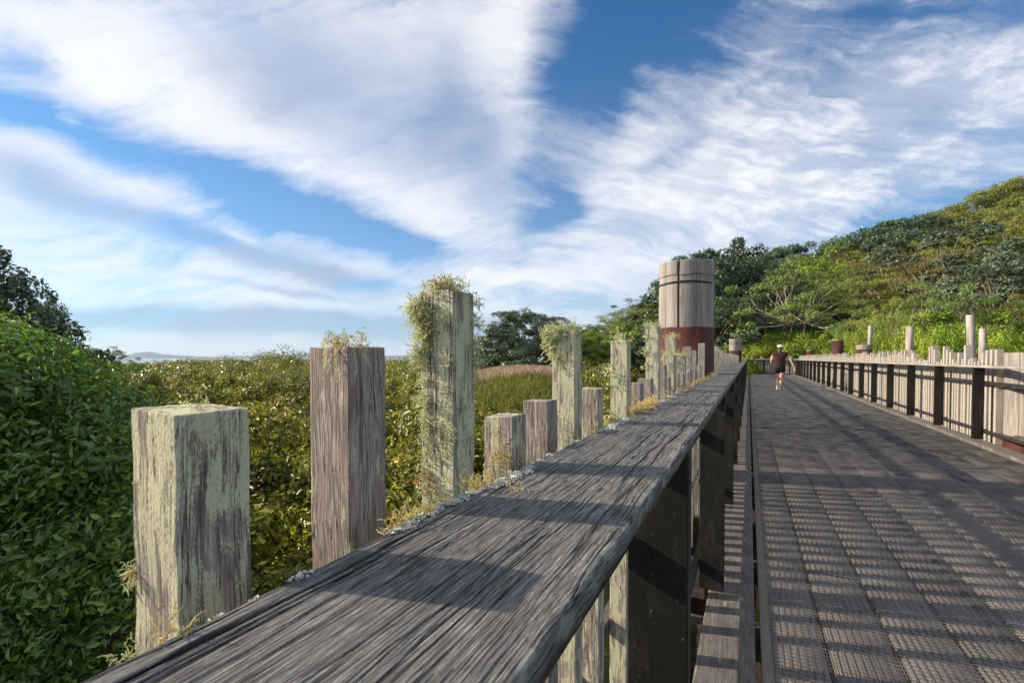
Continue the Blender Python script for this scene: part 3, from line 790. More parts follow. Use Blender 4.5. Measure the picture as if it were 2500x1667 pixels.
tag(link('mangrove_thicket', npmesh('mangrove_thicket', v, f, False, {'tint': t}), M['mangrove']), 'far thicket of olive mangroves running out to the sea', 'mangroves', kind='stuff')
# marsh grass and reeds
def blades(n, pxr, Dr, hr, name, mat, label, seed, w=0.03):
    g = np.random.default_rng(seed)
    px = g.uniform(*pxr, n); D = g.uniform(*Dr, n); xc_ = (px - 1250) / F * D
    x, y = xc_ * CT - D * ST, xc_ * ST + D * CT; z = ground(x, y)
    h = g.uniform(*hr, n); b = np.stack([x, y, z], -1)
    a = g.uniform(0, 6.28, n); s_ = np.stack([np.cos(a), np.sin(a), a * 0], -1) * w
    ln = np.stack([g.normal(size=n) * .25, g.normal(size=n) * .25, np.ones(n)], -1) * h[:, None]
    v = np.stack([b - s_, b + s_, b + ln * .6 + s_ * .7, b + ln * [1.1, 1.1, 1.0], b + ln * .6 - s_ * .7], 1).reshape(-1, 3)
    i = (np.arange(n) * 5)[:, None]
    f = np.concatenate([i + [[0, 1, 2, 4]], i + [[4, 2, 3, 3]]], 0)
    f2 = np.concatenate([i + [[4, 2, 3]]], 0)
    me = npmesh(name, v, (i + [[0, 1, 2, 4]]), False, {'tint': np.repeat(g.random(n), 5)})
    bm = bmesh.new(); bm.from_mesh(me); bm.verts.ensure_lookup_table()
    for q in f2: bm.faces.new([bm.verts[k] for k in q])
    bm.to_mesh(me); bm.free()
    tag(link(name, me, mat), label, name.replace('_', ' '), kind='stuff')
M['reed'] = leaf_material('reed_blade', [(0, (0.24, 0.17, 0.12)), (0.5, (0.38, 0.28, 0.20)), (1, (0.50, 0.40, 0.28))], 0.7, 0.2, 0.3, 0.0)
M['grass'] = leaf_material('grass_blade', [(0, (0.08, 0.10, 0.02)), (0.5, (0.16, 0.17, 0.035)), (1, (0.26, 0.25, 0.06))], 0.6, 0.2, 0.3, 0.0)
blades(26000, (1080, 1400), (31, 52), (0.35, 0.75), 'reeds', M['reed'], 'pinkish brown reeds in front of the lone round tree', 21, 0.05)
blades(26000, (1040, 1560), (15, 31), (0.3, 0.7), 'marsh_grass', M['grass'], 'green marsh grass between the mangroves and the reeds', 22, 0.03)
# driftwood beams by the grass
for q, (x0, x1, D) in enumerate([(1432, 1505, 30.0), (1455, 1500, 28.6)]):
    a, b = W(x0, D), W(x1, D + 1.5)
    za = 1.2 - (906 + q * 9 - HZ) / F * D
    mb = MB(); mb.tube([(a.x, a.y, za), ((a.x + b.x) / 2, (a.y + b.y) / 2, za + 0.02), (b.x, b.y, za - 0.03)], [0.09, 0.1, 0.07], 8)
    # it lies on a low bank of earth
    tag(mb.build('driftwood_log', M['log'], None, True), ['long pale driftwood log lying on the marsh bank', 'shorter pale driftwood log in front of the long one'][q], 'log')

# ---- trees far left
T('round_pohutukawa_tree', -165, 560, 17, 'large dark tree rising behind the green shrub at the left edge', 0, 0.9, rot=0.5)
T('round_pohutukawa_tree', 105, 735, 30, 'lower dark crown at the right side of the large left tree', 1, 0.42, rot=2.0)
T('pohutukawa_tree', 200, 845, 60, 'small hazy dark tree on the far shore left', 2, 1.2)
for px, py, D in [(215, 852, 30), (285, 850, 34), (330, 880, 33), (175, 862, 26), (250, 865, 28)]:
    shrub_at(px, py, D, 'grey green shrub in the gap between the large left tree and the island', 'grey green shrubs left of the island', 'lime_tree' if px == 285 else 'broadleaf_tree', 0.7)
# the big dark green shrub at the left
def big_shrub():
    g = np.random.default_rng(44); rd = random.Random(44)
    cent = []; mb = MB()
    base = W(-150, 3.2)
    for k in range(1000):
        px = rd.uniform(-700, 350); D = rd.uniform(2.2, 4.2) if k < 560 else rd.uniform(2.1, 2.7)
        # crown surface falls from left to right
        ytop = np.interp(px, [-900, 0, 120, 230, 330, 400], [600, 765, 830, 905, 985, 1200]) + rd.uniform(-6, 20)
        ztop = CAMZ + (HZ - ytop) / F * 3.2
        z = ztop - 0.12 - (rd.choice([0, 0, 0.2, 0.6, 1.2, 1.8]) * rd.random() if k < 560 else rd.uniform(0.15, 2.2)) - abs(D - 3.2) * 0.25
        if float(vnoise(np.array([px / 60 + 40]), np.array([z * 4.2 + 40]), 71)[0]) < (0.30 if k >= 560 else 0.12): continue
        p = W(px, D); cent.append((p.x, p.y, max(-1.6, z)))
    cent = np.array(cent)
    v, f, t = leaf_cloud(cent - np.array([base.x, base.y, -2]), g.uniform(0.15, 0.27, len(cent)), 215, 0.041, 45, -0.1, 0.9, 'fold', 0.36, 0.3, 0.25)
    e = empty('broadleaf_shrub', (base.x, base.y, -2.0))
    for c in cent[::9]:
        c = Vector(c) - Vector((base.x, base.y, -2)); b = Vector((c.x * 0.45, c.y * 0.45, -0.1))
        mb.tube([b, (b + c) / 2 + Vector((0.05, 0.03, 0)), c], [0.02, 0.012, 0.005], 4, False)
    link('foliage', npmesh('foliage', v, f, False, {'tint': t}), M['shrub'], e)
    mb.build('stems', M['stem'], e)
    tag(e, 'large dark green leafy shrub filling the lower left corner', 'shrub')
big_shrub()

# ------------------------------------------------------------ boardwalk
T0, T1 = -1.6, 40.0
def deck():
    V = []; Fc = []; tn = []; n = 0
    rd = random.Random(2)
    xs = 0.056
    k = 0
    while xs < 2.74:
        w = 0.233
        y = T0 - rd.uniform(0, 2)
        while y < T1:
            L = rd.choice([4.0, 4.8, 5.6]); y1 = min(y + L, T1); dz = rd.uniform(-0.002, 0.002); tnt = rd.random()
            x0, x1, b = xs, xs + w, 0.004
            prof = [(x0, -0.045), (x0, -b), (x0 + b, 0), (x1 - b, 0), (x1, -b), (x1, -0.045)]
            for yy in (y + 0.002, y1 - 0.003):
                for (px_, pz) in prof: V.append((px_, yy, pz + dz)); tn.append(tnt)
            for q in range(5): Fc.append((n + q, n + q + 1, n + 7 + q, n + 6 + q))
            Fc.append((n, n + 5, n + 11, n + 6)); 
            n += 12; y = y1
        xs += 0.252; k += 1
    me = npmesh('boardwalk', V, np.array(Fc), False, {'tint': tn})
    tag(link('boardwalk', me, M['plank']), kind='structure')
deck()
def joists():
    mb = MB()
    for y in np.arange(T0, T1, 0.8): mb.box(-0.5, 3.35, y, y + 0.09, -0.30, -0.05)
    for x in (0.1, 2.6): mb.box(x, x + 0.14, T0, T1, -0.55, -0.303)
    tag(mb.build('deck_substructure', M['batten']), kind='structure')
joists()
def kerb(x0, x1, name, ztop, seg, seed):
    rd = random.Random(seed); mb = MB(); y = T0
    while y < T1:
        L = seg * rd.uniform(0.98, 1.02); j = rd.uniform(-0.008, 0.008)
        mb.box(x0 + j, x1 + j * 0.3, y + 0.004, min(y + L, T1) - 0.004, -0.05, ztop + rd.uniform(-0.005, 0.004)); y += L
    o = mb.build(name, M['kerb'], None, False, 0.006); tag(o, kind='structure')
kerb(-0.176, 0.034, 'kerb', 0.012, 2.72, 1)
kerb(2.80, 3.0, 'kerb', 0.040, 3.2, 3)
def net():
    """welded netting laid in metre wide strips over the boards"""
    mb_v = []; mb_f = []; n = 0
    def wire(p0, p1, r=0.0018):
        nonlocal n
        p0 = np.array(p0); p1 = np.array(p1); d = p1 - p0
        s_ = np.array([-d[1], d[0], 0]) / np.hypot(d[0], d[1]) * r; u = np.array([0, 0, r])
        mb_v.extend([p0 - s_, p0 + u, p0 + s_, p0 - u, p1 - s_, p1 + u, p1 + s_, p1 - u])
        for q in range(4): mb_f.append((n + q, n + (q + 1) % 4, n + 4 + (q + 1) % 4, n + 4 + q))
        n += 8
    g = random.Random(8); pitch = 0.0275
    for (a, b, z) in ((0.10, 1.01, 0.006), (0.985, 1.90, 0.0095), (1.875, 2.76, 0.006)):
        x = a
        while x <= b + 1e-6:
            y = T0; wob = g.uniform(-.002, .002)
            while y < T1:
                y1 = min(y + 2.6, T1); nw = g.uniform(-.002, .002)
                wire((x + wob, y, z), (x + nw, y1, z)); wob = nw; y = y1
            x += pitch
        y = T0 + g.uniform(0, pitch)
        while y < T1: wire((a, y + g.uniform(-.001, .001), z + 0.0024), (b, y + g.uniform(-.001, .001), z + 0.0024)); y += pitch
    tag(link('wire_netting', npmesh('wire_netting', np.array(mb_v), np.array(mb_f)), M['wire']), 'square wire netting stapled flat over the boardwalk planks', 'netting')
net()

# ---- lichens
def strands(acc, c, nrm, n, L, seed, droop=0.0, r=0.0005, spread=0.9, foot=0.006):
    """tuft of fine forking threads growing from point c"""
    g = random.Random(seed); c = Vector(c); nrm = Vector(nrm).normalized()
    for k in range(n):
        p = c + Vector((g.gauss(0, foot), g.gauss(0, foot), g.gauss(0, foot))) * (1 if nrm.z < 0.5 else 1)
        d = (nrm + Vector((g.gauss(0, spread), g.gauss(0, spread), g.gauss(0, spread)))).normalized()
        l = L * g.uniform(0.4, 1.0); m = 6; pts = [p.copy()]
        curl = Vector((g.gauss(0, 1), g.gauss(0, 1), g.gauss(0, 1))) * 0.35
        for i in range(m):
            d = (d + curl * 0.5 + Vector((g.gauss(0, .3), g.gauss(0, .3), g.gauss(0, .3) - droop))).normalized()
            p = p + d * (l / m); pts.append(p.copy())
        ti = min(.9, max(0, g.gauss(0.45, 0.2))) if g.random() > 0.035 else 1.0
        r = r * 1.0; acc.append((pts, r * g.uniform(0.9, 1.6), ti))
        for b in range(2):
            j = g.randint(1, m - 1); q = pts[j].copy(); dd = (d + Vector((g.gauss(0, .8), g.gauss(0, .8), g.gauss(0, .8)))).normalized()
            bp = [q.copy()]
            for i in range(3): dd = (dd + Vector((g.gauss(0, .3), g.gauss(0, .3), g.gauss(0, .3) - droop))).normalized(); q = q + dd * (l / m) * 0.7; bp.append(q.copy())
            acc.append((bp, r * 0.7, ti))
def build_strands(acc, name, mat, parent, label=None, origin=(0, 0, 0)):
    V = []; Fc = []; tn = []; n = 0; o = Vector(origin)
    for pts, r, ti in acc:
        for i, p in enumerate(pts):
            d = pts[min(i + 1, len(pts) - 1)] - pts[max(i - 1, 0)]
            a = d.orthogonal().normalized(); b = d.cross(a).normalized(); rr = r * (1 - 0.6 * i / len(pts))
            for k in range(3):
                t = 2.0944 * k; V.append(tuple(p - o + (a * math.cos(t) + b * math.sin(t)) * rr)); tn.append(ti)
        for i in range(len(pts) - 1):
            for k in range(3): k2 = (k + 1) % 3; Fc.append((n + i * 3 + k, n + i * 3 + k2, n + i * 3 + 3 + k2, n + i * 3 + 3 + k))
        n += 3 * len(pts)
    ob = link(name, npmesh(name, np.array(V), np.array(Fc), False, {'tint': tn}), M[mat], parent)
    if label: ob['label'] = label
    return ob
def frills(spots, seed, parent, name='leafy_lichen', label=None):
    """ruffled leafy lichen: small cupped lobes; spots = (x, y, z, radius, count)"""
    g = random.Random(seed); V = []; Fc = []; tn = []; n = 0
    for (cx, cy, cz, R_, cnt) in spots:
        for k in range(cnt):
            a = g.uniform(0, 6.28); rr = R_ * math.sqrt(g.random())
            x, y = cx + rr * 0.55 * math.cos(a), cy + rr * math.sin(a)
            s_ = g.uniform(0.0008, 0.0021); z = cz + g.uniform(0.0003, 0.003) * (1.2 - rr / R_)
            tl = Vector((g.gauss(0, .45), g.gauss(0, .45), 1)).normalized(); ta = tl.orthogonal().normalized(); tb = tl.cross(ta)
            ph = g.uniform(0, 6.28); ti = g.random(); m = 8
            V.append((x, y, z)); tn.append(ti * 0.6)
            for i in range(m):
                t = 2 * math.pi * i / m; q = s_ * (1 + 0.35 * math.sin(3 * t + ph) + g.uniform(-.2, .2))
                p = Vector((x, y, z)) + (ta * math.cos(t) + tb * math.sin(t)) * q + tl * (0.35 * s_ + g.uniform(-.25, .55) * s_)
                V.append(tuple(p)); tn.append(min(1, ti * 0.5 + 0.5))
            for i in range(m): Fc.append((n, n + 1 + i, n + 1 + (i + 1) % m))
            n += m + 1
    ob = link(name, npmesh(name, np.array(V), np.array(Fc), True, {'tint': tn}), M['foliose'], parent)
    if label: ob['label'] = label
    return ob

# ---- handrail
RX0, RX1, RTOP, RTH = -0.2956, -0.103, 1.040, 0.024
def handrail(parent):
    nu, y0, y1 = 520, 0.0, 2.6
    # along-grain resolution is finer close to the camera
    ys = [y0]
    while ys[-1] < y1: ys.append(ys[-1] + 0.0011 + 0.0016 * max(0, ys[-1] - 0.2))
    ys = np.array(ys); us = np.linspace(0, 1, nu)
    Wd = RX1 - RX0
    U, Y = np.meshgrid(us * Wd, ys, indexing='ij')
    wav = (vnoise(U * 9 + 3, Y * 2.2 + 5, 21) - 0.5) * 0.024 * np.clip((Y - 0.4) / 0.5, 0.08, 0.8) + (vnoise(U * 40, Y * 7, 22) - 0.5) * 0.004 * np.clip(Y / 0.6, 0.2, 1)
    wav += (vnoise(U * 60 + 9, Y * 30 + 4, 29) - 0.5) * 0.0016 * np.clip((Y - 0.5) / 0.6, 0, 1)
    # swirl of grain about a few knots
    for (ku, ky, kr, ka) in ((0.11, 1.25, 0.10, 0.035), (0.15, 0.92, 0.07, 0.022), (0.07, 1.75, 0.1, 0.03), (0.16, 1.5, 0.08, -0.02)):
        rr = ((U - ku) / 0.05) ** 2 + ((Y - ky) / kr) ** 2
        wav += ka * np.exp(-rr) * np.sign(U - ku) * np.minimum(1, np.abs(U - ku) / 0.01) * 0.25
    G = U + wav                                     # grain coordinate
    g = np.random.default_rng(31); H = np.zeros_like(G)
    ncr = 260
    for k in range(ncr):
        gu = g.uniform(-0.02, Wd + 0.02); yc0 = g.uniform(-0.1, y1); near = yc0 < 0.5
        L = g.uniform(0.04, 0.30) if not near else g.uniform(0.08, 0.4)
        wdt = g.uniform(0.00022, 0.00042); dep = g.uniform(0.0010, 0.0032)
        if k < 14: gu = g.uniform(0, Wd); L = g.uniform(0.4, 1.0); wdt = g.uniform(0.0004, 0.0007); dep = g.uniform(0.003, 0.005)
        if k == 0: gu, yc0, L, wdt, dep = 0.020, 0.18, 0.5, 0.0011, 0.006
        if k == 1: gu, yc0, L, wdt, dep = 0.032, 0.12, 0.45, 0.0008, 0.004
        j0, j1 = np.searchsorted(ys, [yc0 - L / 2, yc0 + L / 2])
        if j1 - j0 < 3: continue
        sub = G[:, j0:j1]; Ys = Y[:, j0:j1]
        drift = gu + (vnoise(Ys * 14 + k * 3.1, Ys * 0 + k, 41) - 0.5) * 0.006
        tap = np.clip(1 - ((Ys - yc0) / (L / 2)) ** 2, 0, 1) ** 0.5
        H[:, j0:j1] = np.maximum(H[:, j0:j1], dep * tap * np.exp(-((sub - drift) / (wdt * (0.5 + tap))) ** 2))
    fine = (vnoise(G * 1400, Y * 18, 51) - 0.5) * 0.0005 + (vnoise(G * 700, Y * 9, 52) - 0.5) * 0.0004 + (vnoise(G * 60, Y * 6, 53) - 0.5) * 0.0006
    dz = -H + fine
    # rounded, slightly chewed arrises
    e0 = np.minimum(U, Wd - U); rnd = 0.0022
    dz -= rnd - np.sqrt(np.maximum(0, rnd ** 2 - np.maximum(0, rnd - e0) ** 2))
    chew = (vnoise(Y * 26, U * 0 + 3, 54) - 0.5) * 0.0025 + (vnoise(Y * 90, U * 0 + 5, 55) - 0.5) * 0.0015
    Xo = RX0 + U + np.where(U > Wd / 2, 0.7, -0.6) * chew * (np.abs(U / Wd - 0.5) * 2) ** 6
    Z = RTOP + dz
    cols = [np.stack([Xo, Y, Z], -1)]; gu_ = [G]
    # skirt: front face down, underside, back face up, joined on as extra rows
    def row(xoff_from, zoff, side):
        x = Xo[side] ; return np.stack([x + xoff_from, ys, np.full_like(ys, RTOP) + zoff + (vnoise(ys * 60, ys * 0 + side + 9, 56) - .5) * 0.002], -1)[None]
    P = np.concatenate([row(0.001, -RTH, 0), row(0.0, -0.010, 0), cols[0], row(0.0006, -0.0035, -1), row(0.0010, -0.013, -1), row(-0.002, -RTH, -1)], 0)
    UV = np.concatenate([G[:1] - 0.02, G[:1] - 0.008, G, G[-1:] + 0.003, G[-1:] + 0.012, G[-1:] + 0.02], 0)
    nr, nc = P.shape[:2]
    i, j = np.meshgrid(np.arange(nr - 1), np.arange(nc - 1), indexing='ij')
    f = np.stack([i * nc + j, (i + 1) * nc + j, (i + 1) * nc + j + 1, i * nc + j + 1], -1).reshape(-1, 4)
    und = np.stack([np.arange(nc - 1), np.arange(nc - 1) + 1, (nr - 1) * nc + np.arange(nc - 1) + 1, (nr - 1) * nc + np.arange(nc - 1)], -1)
    f = np.concatenate([f, und], 0)
    uv = np.stack([UV, np.broadcast_to(np.concatenate([ys])[None], UV.shape)], -1).reshape(-1, 2)
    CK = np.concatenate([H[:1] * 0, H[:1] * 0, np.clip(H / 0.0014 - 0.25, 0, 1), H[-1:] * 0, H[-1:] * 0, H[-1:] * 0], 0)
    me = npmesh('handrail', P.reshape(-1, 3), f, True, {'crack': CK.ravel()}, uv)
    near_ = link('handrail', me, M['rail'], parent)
    # further boards
    far_boards(parent, RX0, RX1, RTOP, RTH, 2.603, T1 + 1.2, 4.8, 17)
    far_boards(parent, RX0, RX1, RTOP, RTH, -2.4, -0.003, 2.4, 19)
    return near_
def far_boards(parent, x0, x1, top, th, ya, yb, seg, seed, name='handrail', mat='rail'):
    g = random.Random(seed); y = ya
    while y < yb - 0.05:
        ye = min(y + seg, yb); n = max(3, int((ye - y) / 0.15)); yy = np.linspace(y + 0.002, ye - 0.002, n)
        prof = [(x0, top - th), (x0, top - 0.004), (x0 + 0.005, top)] + [(x0 + (x1 - x0) * q / 8, top) for q in range(1, 8)] + [(x1 - 0.005, top), (x1, top - 0.005), (x1, top - th)]
        m = len(prof); V = []; UV = []; off = g.uniform(0, 5)
        for jj, yv in enumerate(yy):
            for q, (a, b) in enumerate(prof):
                V.append((a + (g.gauss(0, .0007) if q in (0, m - 1) else 0), yv, b + (g.gauss(0, 0.0006) if 2 < q < m - 3 else 0)))
                UV.append((a - x0 + 0.2 * math.sin(yv * 0.7 + off) * 0.05, yv + off))
        Fc = [(j * m + q, j * m + (q + 1) % m, (j + 1) * m + (q + 1) % m, (j + 1) * m + q) for j in range(n - 1) for q in range(m)]
        Fc = [t[::-1] for t in Fc]
        link(name, npmesh(name, np.array(V), np.array(Fc), False, None, np.array(UV)), M[mat], parent)
        y = ye
PW = 0.0585                    # picket width
def picket(parent, x, y, ztop, color, zbot=-0.28, w=PW, slope=0.0, near=False, lean=(0, 0), d=PW, seed=0):
    """squared picket; x, y = centre"""
    me = bpy.data.meshes.new('picket'); bm = bmesh.new()
    r = random.Random(seed); H = ztop - zbot; nz = 60 if near else 4; nx = 9 if near else 1
    bmesh.ops.create_cube(bm, size=1)
    for v in bm.verts:
        v.co.x *= w; v.co.y *= d; v.co.z = (v.co.z + 0.5) * H
        if v.co.z > H / 2: v.co.z += slope * v.co.x / w
    bmesh.ops.bevel(bm, geom=bm.edges[:], offset=0.0012 + 0.0006 * r.random(), segments=2, affect='EDGES', profile=0.5)
    if near:
        for c in range(70):
            zc = H * c / 70
            bmesh.ops.bisect_plane(bm, geom=bm.verts[:] + bm.edges[:] + bm.faces[:], plane_co=(0, 0, zc), plane_no=(0, 0, 1))
        for v in bm.verts:
            q = np.array([v.co.z * 20 + seed]); s_ = np.array([v.co.z * 55 + seed])
            v.co.x += (float(vnoise(q, q * 0 + 1, 61)[0]) - .5) * 0.0016 * (1 if v.co.x > 0 else .6) + (float(vnoise(s_, s_ * 0 + 2, 62)[0]) - .5) * 0.0009
            v.co.y += (float(vnoise(q, q * 0 + 3, 63)[0]) - .5) * 0.0016 + (float(vnoise(s_, s_ * 0 + 4, 64)[0]) - .5) * 0.0007
            if v.co.z > H - 0.004: v.co.z += (r.random() - .5) * 0.0016
    bm.to_mesh(me); bm.free()
    o = link('picket', me, M['picket'], parent)
    o.location = (x, y, zbot); o.rotation_euler = (lean[1], lean[0], 0); o.color = (*color, 1)
    return o
fence = empty('left_boardwalk_railing'.replace('left_', ''), (0, 0, 0))
tag(fence, 'left railing with a thick weathered handrail in front of lichen covered pickets of uneven height', 'railing')
hr = handrail(fence)
hr['label'] = 'nearest board of the handrail, grey, deeply cracked'
PX = -0.38 - PW / 2            # picket centre line
# (left edge along y, height above rail, lichen, red, pale)
near_p = [(0.210, 0.119, .80, .1, .1), (0.388, 0.172, .52, .75, .12), (0.592, 0.259, .82, .05, .15), (0.777, 0.053, .74, .15, .12), (0.967, 0.066, .50, .3, .08),
          (1.141, 0.226, .84, .1, .25), (1.350, 0.072, .72, .1, .1), (1.693, 0.222, .84, .05, .25), (1.922, 0.061, .55, .4, .1), (2.168, 0.069, .42, .2, .15),
          (2.356, 0.312, .86, .0, .3), (2.503, 0.125, 0.50, 0.2, 0.34), (2.650, 0.060, 0.55, 0.2, 0.32), (2.797, 0.179, 0.82, 0.2, 0.22), (2.944, 0.279, 0.82, 0.0, 0.43), (3.091, 0.070, 0.62, 0.1, 0.34), (3.238, 0.062, 0.50, 0.2, 0.32), (3.385, 0.175, 0.62, 0.1, 0.36), (3.532, 0.060, 0.50, 0.0, 0.36), (3.679, 0.241, 0.62, 0.2, 0.20), (3.826, 0.074, 0.45, 0.0, 0.39), (3.973, 0.080, 0.45, 0.1, 0.40), (4.120, 0.221, 0.55, 0.1, 0.35), (4.267, 0.060, 0.62, 0.2, 0.40), (4.414, 0.100, 0.62, 0.1, 0.38), (4.561, 0.050, 0.62, 0.0, 0.42), (4.708, 0.080, 0.45, 0.0, 0.23), (4.855, 0.300, 0.50, 0.1, 0.44)]
pk = []
for i, (y0, up, li, re, pa) in enumerate(near_p):
    o = picket(fence, PX, y0 + PW / 2, RTOP + up, (li, re, pa), near=i < 12, slope=(-0.003 if i == 0 else random.uniform(-.003, .003)), seed=i * 7 + 1,
               lean=(random.gauss(0, .003), random.gauss(0, .003)))
    pk.append(o)
labels = {0: 'nearest picket, broad streaks of pale green lichen', 1: 'second picket, reddish brown face', 2: 'tallest near picket, shaggy with beard lichen',
          5: 'tall picket with a lichen tuft on its top left corner', 10: 'tall lichen green picket just left of the big pile'}
for i, s_ in labels.items(): pk[i]['label'] = s_
# pickets behind the photographer's position, not in view but casting the near shadows
for y0, up in ((-0.17, 0.02), (-0.36, 0.05), (-0.56, 0.12)):
    picket(fence, PX, y0, RTOP + up, (.6, .1, .1), seed=int(abs(y0) * 100))
cnt = len(near_p) + 3
rp = random.Random(77); y = 6.05; rest = MB()
while y < T1:
    up = rp.choice([0.10, 0.16, 0.22, 0.26, 0.05, 0.19]) * rp.uniform(0.85, 1.1) + (0.05 if y > 6.4 and y < 9 else 0)
    if cnt < 100: picket(fence, PX, y, RTOP + up, (rp.uniform(.3, .6), rp.uniform(0, .3), rp.uniform(.4, .8)), seed=cnt)
    else: rest.box(PX - PW / 2, PX + PW / 2, y - PW / 2, y + PW / 2, -0.28, RTOP + up)
    cnt += 1; y += 0.17
o = rest.build('pickets', M['picket'], fence); o['kind'] = 'stuff'; o.color = (.4, .1, .6, 1)
def post(parent, x0, x1, y, top, z0=0.0, mirror=False, label=None):
    mb = MB(); mb.box(x0, x1, y, y + 0.05, z0, top)
    o = mb.build('post', M['post'], parent, False, 0.003); return o
for k in range(-1, 25):
    post(fence, -0.222, -0.103, 1.0 + 1.65 * k, RTOP - RTH, 0.013)
def bars(parent, x0, x1, label=None, t0=T0, t1=T1):
    for z0 in (0.125, 0.800):
        mb = MB(); mb.box(x0, x1, t0, t1, z0, z0 + 0.042); mb.build('crossbar', M['steel'], parent, False, 0.002)
bars(fence, -0.250, -0.2225)
def battens(parent, x0, x1, y0=T0, y1=T1, gaps=()):
    mb = MB()
    for z0, hh in ((0.225, 0.045), (0.885, 0.04)):
        a = y0
        for (g0, g1) in list(gaps) + [(y1, y1)]:
            mb.box(x0, x1, a, g0, z0, z0 + hh); a = g1
    mb.build('batten', M['batten'], parent)
battens(fence, -0.475, -0.4395, gaps=((4.97, 5.62),))
mb = MB()
for k in range(-1, 25):
    for z0 in (0.11, 0.79): mb.box(-0.445, -0.2505, 1.0 + 1.65 * k + 0.15, 1.0 + 1.65 * k + 0.158, z0, z0 + 0.05)
mb.build('spacer_brackets', M['steel'], fence)

# lichen on the near pickets, as pieces of their pickets
def on_picket(i, specs, mat='usnea', name='beard_lichen'):
    acc = []
    for q, s_ in enumerate(specs):
        strands(acc, s_[0], s_[1], s_[2], s_[3], i * 100 + q, *s_[4:])
    o = pk[i]
    ob = build_strands(acc, name, mat, o, origin=o.location); return ob
def P(i, dxx, dyy, up):
    """point on picket i: dxx 0 = outer face .. 1 = handrail face, dyy 0 = near face, height above rail"""
    y0 = near_p[i][0]; return (-0.38 - PW + dxx * PW, y0 + dyy * PW, RTOP + up)
g = random.Random(4)
on_picket(0, [(P(0, .3, .6, .121), (0, 0, 1), 8, .010, 0, .0004), (P(0, .55, .5, .121), (0, 0, 1), 12, .014, 0, .0004), (P(0, .0, .1, -.012), (-.7, -.6, .1), 60, .015, .1, .0005, .6, .004),
              (P(0, .1, 0, -.085), (-.2, -.8, .4), 110, .014, 0, .0005, .8, .010), (P(0, .5, 0, -.09), (0, -.8, .5), 90, .012, 0, .0005, .8, .010)])
on_picket(1, [(P(1, .15 + .1 * k, .4, .174), (0, 0, 1), 26, .013, 0, .00045, .8, .006) for k in range(5)] + [(P(1, .95, .3, .174), (.3, 0, .9), 40, .016, 0, .00045)], 'golden')
on_picket(1, [(P(1, .7, 0, .168), (0, -1, -.3), 25, .014, .3, .0004)], 'golden', 'golden_lichen')
sp3 = []
for k in range(16): sp3.append((P(2, g.uniform(-.05, .25), g.uniform(-.1, .6), .259 - abs(g.gauss(0, .05))), (-1, -.6, .2), 75, .024, .18, .0006, .8, .007))
for k in range(8): sp3.append((P(2, g.uniform(.1, 1.0), g.uniform(.1, .9), .262), (0, 0, 1), 60, .018, .02, .0006, .9, .008))
for k in range(5): sp3.append((P(2, 1.0, 1.0, .245 - .03 * k), (.6, .8, .1), 38, .020, .15, .0006, .8, .006))
for k in range(34): sp3.append((P(2, g.uniform(.05, .95), -.02, g.uniform(-.09, .23)), (0, -1, .1), 22, .010, .1, .0005, 1.0, .006))
for k in range(12): sp3.append((P(2, g.uniform(.0, .2), -.02, g.uniform(-.09, .2)), (-.8, -.6, .0), 26, .018, .1, .0005, .9, .006))
for k in range(14): sp3.append((P(2, 1.02, g.uniform(.05, .6), g.uniform(-.09, .1)), (1, 0, .1), 14, .009, .1, .0005, 1.0, .007))
on_picket(2, sp3)
for sp_ in [(P(2, .55, .1, .265), (0, -.2, 1), 28, .016, 0, .0006, .7, .006), (P(2, .3, -.03, -.02), (0, -1, 0), 40, .012, 0, .0006, .9, .008), (P(2, .5, -.03, .20), (0, -1, 0), 20, .010, 0, .0006, .9, .006)]:
    on_picket(2, [sp_], 'rusty', 'rusty_lichen')
on_picket(3, [(P(3, .7, -.05, -.02), (0, -1, .3), 90, .018, 0, .0006, .8, .012), (P(3, .4, -.05, .03), (0, -1, .2), 10, .008, 0, .0005)], 'golden', 'golden_lichen')
sp6 = []
for k in range(8): sp6.append((P(5, g.uniform(-.05, .3), g.uniform(0, .6), .226 - abs(g.gauss(0, .035))), (-1, -.5, .3), 90, .032, .08, .0009, .8, .009))
for k in range(6): sp6.append((P(5, g.uniform(.1, .9), g.uniform(.1, .7), .228), (0, 0, 1), 40, .018, 0, .0008, .8, .01))
for k in range(10): sp6.append((P(5, g.uniform(0, .9), -.02, g.uniform(-.08, .2)), (-.2, -1, .1), 16, .012, .1, .0008, .9, .008))
on_picket(5, sp6)
for i, n in ((7, 7), (10, 8), (13, 6), (14, 8), (17, 5)):
    on_picket(i, [(P(i, g.uniform(0, 1), g.uniform(0, 1), near_p[i][1] + .002), (0, 0, 1), 30, .013, 0, .0011, .8, .012) for k in range(n)]
              + [(P(i, 0, 0, near_p[i][1] - g.uniform(.02, .3)), (-1, -.3, .1), 18, .022, 0, .0012, .8, .01) for k in range(5)], 'usnea')
